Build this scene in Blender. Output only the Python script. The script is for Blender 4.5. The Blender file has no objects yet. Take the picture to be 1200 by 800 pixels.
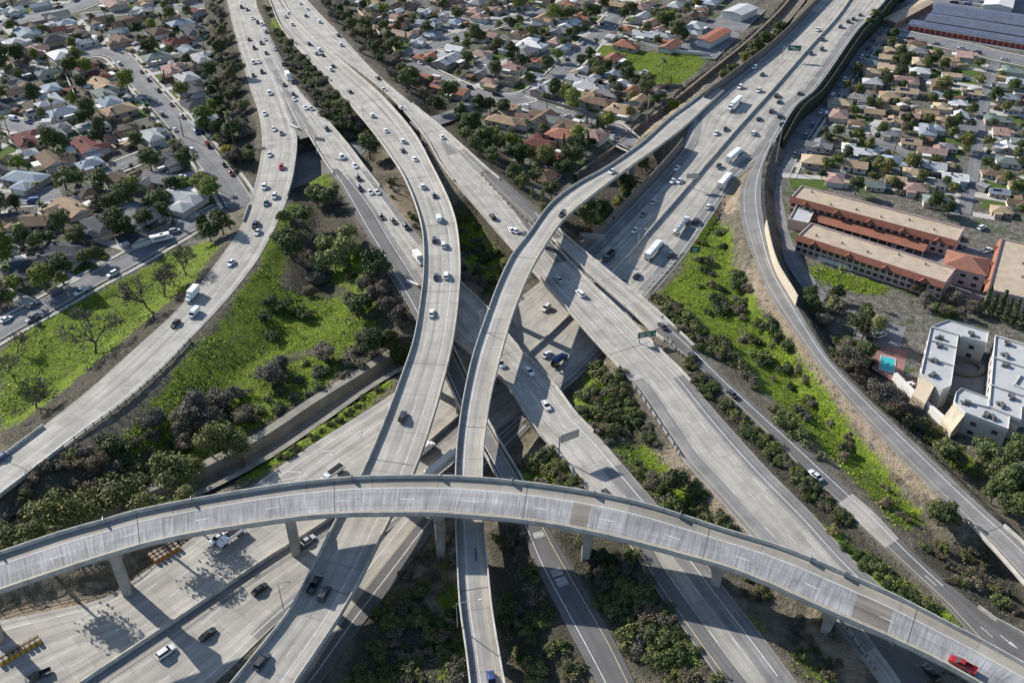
import bpy, math, random
import numpy as np
from mathutils import Vector, Matrix
random.seed(7); RNG = np.random.default_rng(7)
SC = bpy.context.scene; COL = SC.collection
R = math.radians
# ------------------------------------------------------------------ camera
CAM_H, FPX, PITCH = 167.0, 1095.0, math.atan2(800, 1095)
SP, CP = math.sin(PITCH), math.cos(PITCH)
cam = bpy.data.cameras.new('camera'); cam.sensor_width = 36; cam.lens = 36*FPX/1200
cam.clip_start = 1; cam.clip_end = 9000
camo = bpy.data.objects.new('camera', cam); COL.objects.link(camo)
camo.location = (0, 0, CAM_H); camo.rotation_euler = (math.pi/2-PITCH, 0, 0); SC.camera = camo

def at(px, py, z=0.0):
    """point of the place at height z that the photograph shows at px, py"""
    u = (px-600)/FPX; v = (400-py)/FPX
    t = (z-CAM_H)/(-SP+v*CP)
    return np.array((u*t, (CP+v*SP)*t, z))
def proj(p):
    x, y, z = p[0], p[1], p[2]-CAM_H
    d = y*CP-z*SP; u = y*SP+z*CP
    return 600+FPX*x/d, 400-FPX*u/d
# ------------------------------------------------------------------ light
SUN_EL, SUN_AZ = 28.0, 51.0           # azimuth: angle from +y towards -x
sun = bpy.data.lights.new('sun', 'SUN'); sun.energy = 5.0; sun.angle = R(.53); sun.color = (1, .95, .875)
suno = bpy.data.objects.new('sun', sun); COL.objects.link(suno)
to_sun = Vector((-math.sin(R(SUN_AZ))*math.cos(R(SUN_EL)), math.cos(R(SUN_AZ))*math.cos(R(SUN_EL)), math.sin(R(SUN_EL))))
suno.rotation_euler = to_sun.to_track_quat('Z', 'Y').to_euler(); suno.location = (0, 200, 400)
w = bpy.data.worlds.new('World'); SC.world = w; w.use_nodes = True
nt = w.node_tree; bg = nt.nodes['Background']
sky = nt.nodes.new('ShaderNodeTexSky'); sky.sky_type = 'NISHITA'; sky.sun_disc = False
sky.sun_elevation = R(SUN_EL); sky.sun_rotation = R(-SUN_AZ); sky.altitude = 300; sky.air_density = 1; sky.dust_density = .6
nt.links.new(sky.outputs[0], bg.inputs[0]); bg.inputs[1].default_value = .108
SC.view_settings.view_transform = 'Standard'; SC.view_settings.look = 'None'; SC.view_settings.gamma = 1
SC.view_settings.exposure = 0.62
SC.cycles.max_bounces = 5; SC.cycles.diffuse_bounces = 2; SC.cycles.glossy_bounces = 2; SC.cycles.transparent_max_bounces = 4
# ------------------------------------------------------------------ materials
class Nodes:
    def __init__(s, name, rough=.85, spec=.25):
        s.m = bpy.data.materials.new(name); s.m.use_nodes = True; s.t = s.m.node_tree
        s.b = s.t.nodes['Principled BSDF']; s.b.inputs['Roughness'].default_value = rough
        s.b.inputs['Specular IOR Level'].default_value = spec
    def n(s, typ, **kw):
        x = s.t.nodes.new('ShaderNode'+typ)
        for k, v in kw.items(): setattr(x, k, v)
        return x
    def l(s, a, b): s.t.links.new(a, b)
    def noise(s, vec, scale, detail=4, rough=.55):
        x = s.n('TexNoise'); x.inputs['Scale'].default_value = scale; x.inputs['Detail'].default_value = detail
        x.inputs['Roughness'].default_value = rough
        if vec is not None: s.l(vec, x.inputs['Vector'])
        return x.outputs['Fac']
    def math(s, op, a, b=None, c=None):
        x = s.n('Math', operation=op)
        for i, v in enumerate((a, b, c)):
            if v is None: continue
            if isinstance(v, (int, float)): x.inputs[i].default_value = v
            else: s.l(v, x.inputs[i])
        return x.outputs[0]
    def ramp(s, fac, *stops):
        x = s.n('ValToRGB'); e = x.color_ramp.elements
        while len(e) < len(stops): e.new(.5)
        for k, (p, c) in enumerate(stops):
            e[k].position = p; e[k].color = (c, c, c, 1) if isinstance(c, (int, float)) else (*c, 1)
        s.l(fac, x.inputs[0]); return x.outputs[0]
    def mix(s, fac, a, b, mode='MIX'):
        x = s.n('Mix', data_type='RGBA', blend_type=mode)
        for v, i in ((fac, 0), (a, 6), (b, 7)):
            if isinstance(v, (int, float)): x.inputs[i].default_value = v
            elif isinstance(v, tuple): x.inputs[i].default_value = (*v, 1)
            else: s.l(v, x.inputs[i])
        return x.outputs[2]
    def base(s, c): s.l(c, s.b.inputs['Base Color']); return s.m
    def bump(s, h, dist=.1, strength=.5):
        x = s.n('Bump'); x.inputs['Distance'].default_value = dist; x.inputs['Strength'].default_value = strength
        s.l(h, x.inputs['Height']); s.l(x.outputs[0], s.b.inputs['Normal'])
    def mapping(s, vec, sc):
        x = s.n('Mapping'); x.inputs['Scale'].default_value = sc; s.l(vec, x.inputs['Vector']); return x.outputs[0]
def plain(name, c, rough=.8, spec=.25, var=.18, scale=.6, metal=0):
    k = Nodes(name, rough, spec); k.b.inputs['Metallic'].default_value = metal
    g = k.n('NewGeometry').outputs['Position']
    f = k.ramp(k.noise(g, scale, 5), (.25, 1-var), (.75, 1+var*.6))
    return k.base(k.mix(1, c, f, 'MULTIPLY'))
def tinted(name, rough=.8, spec=.25, var=.2, scale=.8, coat=0):
    """colour comes from each object's own colour"""
    k = Nodes(name, rough, spec); oi = k.n('ObjectInfo'); g = k.n('NewGeometry').outputs['Position']
    f = k.ramp(k.noise(g, scale, 5), (.25, 1-var), (.75, 1+var*.6))
    k.b.inputs['Coat Weight'].default_value = coat
    return k.base(k.mix(1, oi.outputs['Color'], f, 'MULTIPLY'))
def paving(name, c, streak, dark, joint=4.6, grooves=0, blotch=.25):
    """road surface: UV is metres along / lane number across; lengthwise wear, tyre polish, slab joints, stains"""
    k = Nodes(name, .88, .3); uv = k.n('UVMap').outputs[0]; sx = k.n('SeparateXYZ'); k.l(uv, sx.inputs[0])
    g = k.n('NewGeometry').outputs['Position']
    st = k.noise(k.mapping(uv, (.012, 3.2, 1)), 1.0, 5, .6)
    col = k.mix(1, c, k.ramp(st, (.3, 1-streak), (.72, 1+streak*.45)), 'MULTIPLY')
    ph = k.math('FRACT', sx.outputs[1])
    oil = k.math('SUBTRACT', 1.0, k.math('MULTIPLY', k.math('ABSOLUTE', k.math('SUBTRACT', ph, .5)), 3.2))
    oil = k.math('MAXIMUM', oil, 0.0)
    lane = k.noise(k.mapping(uv, (.01, .55, 1)), 1.0, 2)
    oil = k.math('MULTIPLY', oil, k.ramp(lane, (.35, 0.0), (.7, 1.0)))
    col = k.mix(k.math('MULTIPLY', oil, dark), col, (.075, .075, .078))
    bl = k.noise(g, .12, 6, .65)
    col = k.mix(1, col, k.ramp(bl, (.3, 1-blotch), (.7, 1+blotch*.4)), 'MULTIPLY')
    slab = k.n('TexWhiteNoise', noise_dimensions='2D')
    cv = k.n('CombineXYZ'); k.l(k.math('FLOOR', k.math('DIVIDE', sx.outputs[0], joint)), cv.inputs[0]); k.l(k.math('FLOOR', sx.outputs[1]), cv.inputs[1])
    k.l(cv.outputs[0], slab.inputs['Vector'])
    col = k.mix(1, col, k.ramp(slab.outputs['Value'], (0, .86), (1, 1.07)), 'MULTIPLY')
    j = k.math('FRACT', k.math('DIVIDE', sx.outputs[0], joint))
    col = k.mix(k.math('MULTIPLY', k.math('LESS_THAN', j, .03), .2), col, (.06, .06, .06))
    if grooves:
        gr = k.noise(k.mapping(uv, (2.2, .35, 1)), 1.0, 4, .7)
        col = k.mix(1, col, k.ramp(gr, (.3, 1-grooves), (.7, 1+grooves*.5)), 'MULTIPLY')
    fine = k.noise(g, 2.5, 3, .7)
    col = k.mix(1, col, k.ramp(fine, (.25, .92), (.75, 1.06)), 'MULTIPLY')
    return k.base(col)
def leafy(name, c0, c1, c2, rough=.7, trans=.25):
    """leaves: each leaf cluster its own tone, each plant its own tint"""
    k = Nodes(name, rough, .2); g = k.n('NewGeometry'); oi = k.n('ObjectInfo')
    col = k.ramp(g.outputs['Random Per Island'], (0, c0), (.55, c1), (1, c2))
    col = k.mix(1, col, k.mix(oi.outputs['Random'], (.72, .78, .72), (1.25, 1.15, 1.0)), 'MULTIPLY')
    col = k.mix(1, col, oi.outputs['Color'], 'MULTIPLY')
    return k.base(col)

M = {}
M['concrete'] = paving('road_concrete', (.425, .402, .362), .28, .36)
M['deck'] = paving('deck_concrete', (.425, .402, .362), .26, .48, 14)
M['brown_deck'] = paving('brown_deck_concrete', (.345, .318, .275), .25, .2, 14)
M['brown_patch'] = paving('brown_patch', (.245, .222, .195), .35, .15, 300)
M['grooved'] = paving('grooved_deck', (.37, .37, .37), .22, .10, 20, .46, .3)
M['asphalt'] = paving('road_asphalt', (.15, .145, .142), .20, .25, 300)
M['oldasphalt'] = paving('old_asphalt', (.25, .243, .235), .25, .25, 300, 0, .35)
M['street'] = paving('street_asphalt', (.20, .20, .205), .15, .2, 300, 0, .3)
M['white_paint'] = plain('white_paint', (.60, .60, .58), .7, .3, .35, 1.2)
M['yellow_paint'] = plain('yellow_paint', (.46, .39, .26), .7, .3, .25, 1.2)
M['parapet'] = plain('parapet_concrete', (.46, .44, .405), .85, .2, .38, .5)
M['girder'] = plain('girder_concrete', (.33, .315, .29), .85, .2, .3, .3)
M['sidewalk'] = plain('sidewalk_concrete', (.43, .41, .38), .9, .2, .2, .5)
M['stucco'] = tinted('stucco_wall', .9, .2, .1)
M['roof'] = None
M['steel'] = plain('galvanised_steel', (.38, .39, .40), .45, .5, .1, 1, .6)
M['wood'] = plain('weathered_wood', (.13, .10, .075), .9, .2, .25, 2)
M['green_sign'] = plain('green_sign_face', (.012, .115, .065), .5, .4, .1, 1)
M['water'] = plain('pool_water', (.05, .42, .45), .08, .5, .08, .6)
M['rail_paint'] = plain('guardrail_steel', (.45, .46, .47), .5, .5, .15, 1, .4)
# ------------------------------------------------------------------ object helpers
class MB:
    def __init__(s): s.v = []; s.f = []; s.uv = []; s.mi = []
    def quad(s, a, b, c, d, uv=None, mi=0):
        i = len(s.v); s.v += [tuple(a), tuple(b), tuple(c), tuple(d)]; s.f.append((i, i+1, i+2, i+3)); s.uv.append(uv); s.mi.append(mi)
    def poly(s, pts, mi=0):
        i = len(s.v); s.v += [tuple(p) for p in pts]; s.f.append(tuple(range(i, i+len(pts)))); s.uv.append(None); s.mi.append(mi)
    def box(s, c, size, rz=0, mi=0, taper=1.0, bottom=True):
        cx, cy, cz = c; sx, sy, sz = size; co, si = math.cos(rz), math.sin(rz); P = []
        for dz, k in ((-.5, 1), (.5, taper)):
            for dx, dy in ((-.5, -.5), (.5, -.5), (.5, .5), (-.5, .5)):
                x, y = dx*sx*k, dy*sy*k; P.append((cx+x*co-y*si, cy+x*si+y*co, cz+dz*sz))
        i = len(s.v); s.v += P
        F = [(4, 5, 6, 7), (0, 1, 5, 4), (1, 2, 6, 5), (2, 3, 7, 6), (3, 0, 4, 7)] + ([(3, 2, 1, 0)] if bottom else [])
        for f in F: s.f.append(tuple(i+q for q in f)); s.uv.append(None); s.mi.append(mi)
    def loft(s, rings, mi=0, caps=True, closed=True):
        i = len(s.v); n = len(rings[0])
        for r in rings: s.v += [tuple(p) for p in r]
        for k in range(len(rings)-1):
            for j in range(n if closed else n-1):
                a = i+k*n+j; b = i+k*n+(j+1) % n
                s.f.append((a, b, b+n, a+n)); s.uv.append(None); s.mi.append(mi)
        if caps:
            s.f.append(tuple(i+j for j in reversed(range(n)))); s.uv.append(None); s.mi.append(mi)
            s.f.append(tuple(i+(len(rings)-1)*n+j for j in range(n))); s.uv.append(None); s.mi.append(mi)
    def tube(s, pts, rad, n=6, mi=0):
        pts = [Vector(p) for p in pts]; rings = []
        if isinstance(rad, (int, float)): rad = [rad]*len(pts)
        for k, p in enumerate(pts):
            d = (pts[min(k+1, len(pts)-1)]-pts[max(k-1, 0)]).normalized()
            a = d.cross(Vector((0, 0, 1)) if abs(d.z) < .9 else Vector((1, 0, 0))).normalized(); b = d.cross(a)
            rings.append([p+rad[k]*(a*math.cos(6.2832*j/n)-b*math.sin(6.2832*j/n)) for j in range(n)])
        s.loft(rings, mi)
    def mesh(s, name, mats):
        me = bpy.data.meshes.new(name); me.from_pydata(s.v, [], s.f)
        if any(u is not None for u in s.uv):
            lay = me.uv_layers.new(name='UVMap'); k = 0; arr = np.zeros(sum(len(f) for f in s.f)*2)
            for f, u in zip(s.f, s.uv):
                if u is not None:
                    for q, (a, b) in enumerate(u): arr[2*(k+q)] = a; arr[2*(k+q)+1] = b
                k += len(f)
            lay.data.foreach_set('uv', arr)
        for m in (mats if isinstance(mats, (list, tuple)) else [mats]): me.materials.append(m)
        if any(s.mi): me.polygons.foreach_set('material_index', s.mi)
        me.update(); return me
    def build(s, name, mats, parent=None, loc=None, rz=0, color=None):
        return link(name, s.mesh(name, mats), parent, loc, rz, color)
def link(name, me, parent=None, loc=None, rz=0, color=None, scale=None):
    o = bpy.data.objects.new(name, me); COL.objects.link(o)
    if parent is not None: o.parent = parent
    if loc is not None: o.location = loc
    o.rotation_euler = (0, 0, rz)
    if color is not None: o.color = (*color[:3], 1)
    if scale is not None: o.scale = scale
    return o
def empty(name, loc, rz=0): return link(name, None, None, loc, rz)
def tag(o, label=None, cat=None, group=None, kind=None):
    if label: o['label'] = label
    if cat: o['category'] = cat
    if group: o['group'] = group
    if kind: o['kind'] = kind
    return o
# labels are settled at the end, when all look-alikes are known
PENDING = []
def name_later(o, look, place, cat, group=None, pos=None): 
    o['category'] = cat
    if group: o['group'] = group
    PENDING.append((o, look, place, pos if pos is not None else tuple(o.location)))
# ------------------------------------------------------------------ roads: two edges, a height profile, stretches that are bridges
def smooth(P, ds=3.0):
    P = np.asarray(P, float); out = []
    for i in range(len(P)-1):
        p0 = P[max(i-1, 0)]; p1 = P[i]; p2 = P[i+1]; p3 = P[min(i+2, len(P)-1)]
        d = np.linalg.norm(p2-p1); n = max(2, int(d/ds))
        l1 = max(np.linalg.norm(p1-p0), .5*d, 1e-3); l3 = max(np.linalg.norm(p3-p2), .5*d)
        m1 = (p2-p0)/(d+(l1 if i else 0)+1e-9)*d; m2 = (p3-p1)/(d+(l3 if i < len(P)-2 else 0)+1e-9)*d
        for k in range(n):
            t = k/n; t2, t3 = t*t, t*t*t
            out.append((2*t3-3*t2+1)*p1+(t3-2*t2+t)*m1+(-2*t3+3*t2)*p2+(t3-t2)*m2)
    out.append(P[-1]); return np.array(out)
class Road: pass
ROADS = {}
def road(key, L, Rt, axis, zprof, bridges=(), dz=0.0, lanes=2, sh=(.12, .12), fill=.4, cut=False, thick=1.7):
    r = Road(); ax = 1 if axis == 'y' else 0
    zx = [a for a, b in zprof]; zz = [b for a, b in zprof]
    zf = lambda p: float(np.interp(p[ax], zx, zz))
    l = smooth([at(*p, zf(p)) for p in L]); q = smooth([at(*p, zf(p)) for p in Rt], 1.0)
    # pair every left sample with the nearest right one, never going back
    last = 0; idx = []
    for p in l:
        d = np.hypot(q[last:, 0]-p[0], q[last:, 1]-p[1]); last += int(d.argmin()); idx.append(last)
    idx = np.array(idx, float)
    ker = np.ones(9)/9; pad = np.concatenate([[2*idx[0]-v for v in idx[4:0:-1]], idx, [2*idx[-1]-v for v in idx[-2:-6:-1]]]) if len(idx) > 9 else None
    if pad is not None: idx = np.convolve(pad, ker, 'valid')
    idx = np.clip(idx, 0, len(q)-1); i0 = np.floor(idx).astype(int); i1 = np.minimum(i0+1, len(q)-1); f = (idx-i0)[:, None]
    rr = q[i0]*(1-f)+q[i1]*f
    z = (l[:, 2]+rr[:, 2])/2+dz
    r.L, r.R = l.copy(), rr.copy(); r.L[:, 2] = z; r.R[:, 2] = z
    r.C = (r.L+r.R)/2; r.w = np.hypot(*(r.L-r.R)[:, :2].T)
    T = np.gradient(r.C, axis=0); T[:, 2] = 0; r.T = T/np.maximum(np.linalg.norm(T, axis=1), 1e-6)[:, None]
    r.s = np.concatenate([[0], np.cumsum(np.hypot(*np.diff(r.C[:, :2], axis=0).T))])
    pr = np.array([proj(p) for p in r.C]); r.px = pr; u = pr[:, ax]
    r.br = np.zeros(len(u), bool)
    for a, b in bridges: r.br |= (u > a) & (u < b)
    r.lanes, r.sh, r.fill, r.cut, r.thick, r.key = lanes, sh, fill, cut, thick, key
    ROADS[key] = r; return r
def pt(r, i, v):
    """v: metres from the left edge, or (negative) from the right edge, or 'f0.5' fraction"""
    wd = r.w[i]
    f = float(v[1:]) if isinstance(v, str) else (v/wd if v >= 0 else 1+v/wd)
    return r.L[i]*(1-f)+r.R[i]*f, f
def lane_uv(r, i, f):
    return (r.s[i], (f-r.sh[0])/(1-r.sh[0]-r.sh[1])*r.lanes)
def near_i(r, px, py): 
    return int(((r.px[:, 0]-px)**2+(r.px[:, 1]-py)**2).argmin())
def span(r, a, b):
    i = near_i(r, *a); j = near_i(r, *b); return (i, j) if i <= j else (j, i)
def slab(r, a=0, b=None, top=0, side=1):
    b = len(r.s)-1 if b is None else b; m = MB()
    for i in range(a, b):
        fs = (0, .25, .5, .75, 1)
        for f0, f1 in zip(fs, fs[1:]):
            q = [r.L[i]*(1-f0)+r.R[i]*f0, r.L[i]*(1-f1)+r.R[i]*f1, r.L[i+1]*(1-f1)+r.R[i+1]*f1, r.L[i+1]*(1-f0)+r.R[i+1]*f0]
            m.quad(*q, uv=[lane_uv(r, i, f0), lane_uv(r, i, f1), lane_uv(r, i+1, f1), lane_uv(r, i+1, f0)], mi=top)
    def prof(i):
        t = r.thick if r.br[i] else .45; L, Rr = r.L[i], r.R[i]; n = (Rr-L)/r.w[i]; ins = min(1.6, r.w[i]*.2) if r.br[i] else .05
        dn = np.array((0, 0, -1.0))
        return [L, L+dn*.35, L+n*ins+dn*.6, L+n*(ins+.5)+dn*t, Rr-n*(ins+.5)+dn*t, Rr-n*ins+dn*.6, Rr+dn*.35, Rr]
    P = [prof(i) for i in range(a, b+1)]
    for i in range(len(P)-1):
        for j in range(7): m.quad(P[i][j], P[i+1][j], P[i+1][j+1], P[i][j+1], mi=side)
    m.poly(P[0], mi=side); m.poly(P[-1][::-1], mi=side)
    return m
def strip(r, m, a, b, v0, v1, dz, step=1, mi=0):
    for i in range(a, b):
        p, f = pt(r, i, v0); q, g = pt(r, i, v1); p2, f2 = pt(r, i+1, v0); q2, g2 = pt(r, i+1, v1)
        up = np.array((0, 0, dz))
        m.quad(p+up, q+up, q2+up, p2+up, uv=[lane_uv(r, i, f), lane_uv(r, i, g), lane_uv(r, i+1, f2), lane_uv(r, i+1, g2)][:2]+[lane_uv(r, i+1, g2), lane_uv(r, i+1, f2)], mi=mi)
def dashes(r, m, a, b, v, wd=.15, dz=.02, on=3.0, period=12.0, mi=0):
    """broken line: interpolated along s"""
    s0 = r.s[a]
    def P(s, off):
        i = min(max(int(np.searchsorted(r.s, s))-1, 0), len(r.s)-2); t = (s-r.s[i])/max(r.s[i+1]-r.s[i], 1e-6)
        x, _ = pt(r, i, v); y, _ = pt(r, i+1, v); p = x*(1-t)+y*t; n = (r.R[i]-r.L[i])/r.w[i]
        return p+n*off+np.array((0, 0, dz))
    while s0+on < r.s[b]:
        m.quad(P(s0, -wd/2), P(s0, wd/2), P(s0+on, wd/2), P(s0+on, -wd/2), mi=mi); s0 += period
def sweep(r, m, a, b, v, wd, h, base=0.0, mi=0, top=None):
    """a concrete rail of section wd x h standing along the road"""
    rings = []
    for i in range(a, b+1):
        p, f = pt(r, i, v); n = (r.R[i]-r.L[i])/r.w[i]; t = (top if top is not None else wd)
        z = np.array((0, 0, 1.0))
        rings.append([p-n*wd/2+z*base, p-n*t/2+z*(base+h), p+n*t/2+z*(base+h), p+n*wd/2+z*base])
    if len(rings) > 1: m.loft(rings, mi)
# ---- A: the wide freeway running from lower left to upper right
MED = [(-60,905),(20,852),(102,797),(210,725),(300,664),(392,605),(450,560),(500,521),(537,489),(600,432),(640,397),(672,366),(720,317),(768,263),(812,212),(828,193),(862,154),(900,112),(950,55),(982,20),(1012,-25)]
AZ = [(-25,8.5),(40,8),(120,6),(200,3),(260,.8),(330,.12),(930,.12)]
A1 = road('A1', [(-60,742),(0,727),(62,714),(122,700),(172,668),(212,640),(262,603),(300,567),(337,540),(375,515),(412,492),(460,461),(520,415),(600,356),(640,325),(685,291),(730,247),(775,200),(801,168),(808,148),(812,128),(850,97),(905,55),(957,4),(985,-25)],
          MED, 'y', AZ, lanes=5, sh=(.13, .07), fill=3, cut=True)
A2 = road('A2', MED, [(80,930),(140,880),(245,805),(330,725),(420,650),(490,592),(560,533),(657,460),(707,412),(760,350),(800,303),(835,252),(862,212),(900,178),(932,127),(957,105),(1005,37),(1022,20),(1060,-25)],
          'y', AZ, dz=.03, lanes=5, sh=(.10, .12), fill=8, cut=True)
# ---- H and E share the top left carriageway; H curves away to the left, E goes straight
H = road('H', [(262,-20),(268,10),(278,50),(292,100),(302,130),(307,162),(303,197),(293,235),(282,265),(265,292),(232,335),(200,370),(167,400),(112,450),(62,490),(0,537),(-40,566)],
         [(284,-20),(291,10),(303,48),(319,84),(336,125),(348,160),(345,200),(337,232),(327,257),(312,287),(298,310),(265,352),(222,398),(195,427),(147,470),(100,505),(70,528),(0,582),(-40,612)],
         'y', [(0,5),(100,6),(200,6.6),(400,6.4),(620,6.4)], [(163,238),(535,700)], lanes=3, sh=(.16, .14))
E = road('E', [(280,-20),(288,10),(300,48),(316,83),(338,122),(362,160),(385,197),(420,243),(449,290),(475,330),(497,362),(530,397),(580,438),(600,460),(622,497),(647,525),(685,572),(739,640),(760,677),(800,735),(832,780),(870,830)],
         [(299,-20),(301,6),(308,23),(326,62),(350,105),(382,140),(408,170),(430,199),(455,231),(475,257),(494,280),(540,331),(572,362),(600,398),(616,416),(647,447),(677,487),(702,512),(735,550),(775,597),(808,636),(850,690),(897,750),(945,815)],
         'y', [(0,5),(100,6),(200,6.4),(330,7),(420,7.2),(500,7.7),(800,8)], [(157,208),(335,492)], dz=.05, lanes=4, sh=(.12, .24))
K = road('K', [(386,198),(397,213),(420,257),(440,290),(462,327),(485,370),(505,408),(523,445),(540,482),(567,532),(583,562),(609,615),(627,662),(657,720),(700,800),(720,838)],
         [(396,198),(411,213),(436,245),(458,282),(481,318),(506,355),(529,400),(550,445),(571,490),(600,540),(612,560),(642,617),(682,685),(720,750),(744,800),(762,838)],
         'y', [(0,5),(100,6),(200,6.4),(330,7),(480,7.4),(620,6.4),(710,5.2),(800,4.2)], [(335,560)], dz=.09, lanes=1, sh=(.22, .22))
# ---- B and C share the second carriageway; B is the long curved flyover, C goes straight
B = road('B', [(306,-20),(315,0),(332,37),(375,85),(412,125),(437,155),(462,190),(474,210),(487,242),(495,275),(496,317),(492,355),(484,400),(470,442),(450,495),(422,559),(395,607),(366,665),(339,715),(300,765),(262,812),(235,845)],
         [(322,-20),(332,2),(349,27),(377,53),(413,83),(451,117),(486,158),(508,198),(527,237),(536,267),(540,310),(538,350),(532,398),(522,442),(507,495),(485,557),(460,606),(435,657),(417,692),(395,730),(375,760),(350,797),(322,838)],
         'y', [(0,5),(60,6),(130,7.6),(200,10),(290,12.4),(380,12.6),(450,11.8),(560,10.4),(620,9.6),(800,8)], [(118,1000)], lanes=3, sh=(.12, .22), thick=1.8)
C = road('C', [(319,-20),(329,2),(346,27),(374,53),(419,83),(460,117),(497,160),(519,197),(560,246),(600,292),(622,316),(665,364),(692,395),(725,431),(745,455),(775,500),(800,538),(840,582),(880,628),(930,680),(985,740),(1030,800),(1045,825)],
         [(347,-20),(360,0),(400,42),(440,85),(487,125),(520,152),(570,197),(600,224),(628,260),(647,284),(663,301),(687,327),(717,355),(750,387),(775,412),(802,438),(837,480),(900,550),(953,603),(995,650),(1045,697),(1105,752),(1170,810),(1195,832)],
         'y', [(0,5.2),(130,6.6),(300,8),(420,8.2),(560,7.6),(690,7),(800,6)], [(112,162),(215,430)], dz=.04, lanes=5, sh=(.10, .20))
F = road('F', [(838,98),(810,120),(782,141),(750,170),(710,198),(676,217),(645,240),(617,278),(600,300),(585,330),(568,375),(553,420),(542,470),(535,520),(533,560),(533,610),(535,660),(538,710),(545,760),(551,810),(556,850)],
         [(848,108),(826,128),(802,150),(775,171),(738,197),(697,228),(660,260),(634,298),(616,333),(600,375),(587,420),(575,470),(568,520),(566,560),(567,610),(572,660),(577,710),(585,760),(594,810),(602,850)],
         'y', [(95,7.2),(145,5.35),(165,6.6),(190,9),(240,13),(300,15),(430,14.8),(560,12.8),(640,11.5),(800,9.8)], [(162,1000)], dz=.06, lanes=1, sh=(.34, .24), thick=1.8)
G = road('G', [(566,206),(590,230),(620,257),(647,281),(672,305),(700,331),(740,366),(770,395),(785,405),(815,430),(850,463),(900,511),(937,550),(982,590),(992,600),(1037,642),(1075,677),(1112,713),(1145,752),(1190,805),(1210,830)],
         [(577,199),(602,221),(630,247),(655,269),(675,287),(717,322),(760,356),(805,397),(850,443),(900,488),(950,532),(1000,578),(1027,602),(1060,637),(1100,675),(1132,700),(1170,728),(1215,752),(1260,790),(1290,830)],
         'y', [(190,7.2),(260,8),(380,8),(560,7.2),(740,6.2),(800,6)], [(266,378)], dz=.07, lanes=1, sh=(.2, .3))
I = road('I', [(897,166),(884,190),(870,215),(867,235),(870,262),(887,312),(903,347),(939,400),(975,447),(1017,495),(1050,530),(1100,580),(1132,610),(1162,642),(1200,685),(1235,730)],
         [(910,160),(899,182),(893,205),(892,235),(896,262),(909,315),(930,352),(957,398),(975,424),(1025,475),(1075,522),(1125,570),(1160,602),(1200,637),(1250,690),(1290,740)],
         'y', [(155,4.9),(180,4.1),(230,4.4),(350,5),(600,6),(700,6.4)], [(612,900)], dz=.03, lanes=1, sh=(.25, .25), fill=.9)
J = road('J', [(285,850),(335,788),(386,712),(426,660),(476,600),(515,562),(558,526),(600,492)], [(330,850),(372,803),(425,731),(470,672),(513,614),(545,577),(585,538),(622,500)],
         'y', [(400,.2),(900,.2)], dz=.04, lanes=1, sh=(.2, .2), fill=0, cut=True)
D = road('D', [(-60,671),(0,649),(75,624),(122,611),(160,600),(225,587),(300,574),(350,567),(412,561),(475,559),(537,560),(600,565),(675,575),(737,587),(780,599),(850,622),(900,637),(950,656),(1010,682),(1050,700),(1100,726),(1150,752),(1200,780),(1260,815)],
         [(-60,718),(0,695),(62,674),(120,655),(175,639),(237,626),(300,616),(350,609),(400,605),(450,604),(512,604),(550,607),(600,611),(662,620),(737,636),(812,656),(850,667),(900,686),(950,709),(1000,731),(1050,753),(1100,777),(1140,799),(1200,833)],
         'x', [(-60,19.6),(200,19.4),(330,18.8),(560,18.6),(700,18.4),(900,17.4),(1260,14.5)], [(-900,2000)], lanes=2, sh=(.30, .13), thick=2.4)
# local street passing below H, E, B and C
S = road('S', [(262,241),(298,222),(343,186),(383,172),(420,165),(455,149),(515,134),(560,116),(612,106)], [(268,254),(305,235),(347,219),(387,204),(424,181),(460,160),(520,145),(566,127),(612,117)],
         'y', [(0,.1),(900,.1)], dz=.02, lanes=2, sh=(.15, .15), fill=0, cut=True)
# ------------------------------------------------------------------ the flood channel, an open concrete trench
def channel(key, L, Rt, depth):
    r = road(key, L, Rt, 'y', [(0, .1), (900, .1)], lanes=1, sh=(0, 0), fill=0); r.depth = depth; return r
W1 = channel('W1', [(-30,672),(60,625),(200,566),(300,517),(372,470),(434,432),(470,408)], [(-30,700),(60,650),(200,590),(300,541),(372,494),(441,446),(490,420)], 3.5)
W2 = channel('W2', [(676,205),(700,187),(730,165),(748,148),(790,118),(835,82),(875,50),(915,12),(935,-12)], [(688,215),(712,197),(742,173),(758,157),(800,128),(845,93),(887,60),(927,18),(950,-12)], 2.2)

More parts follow.
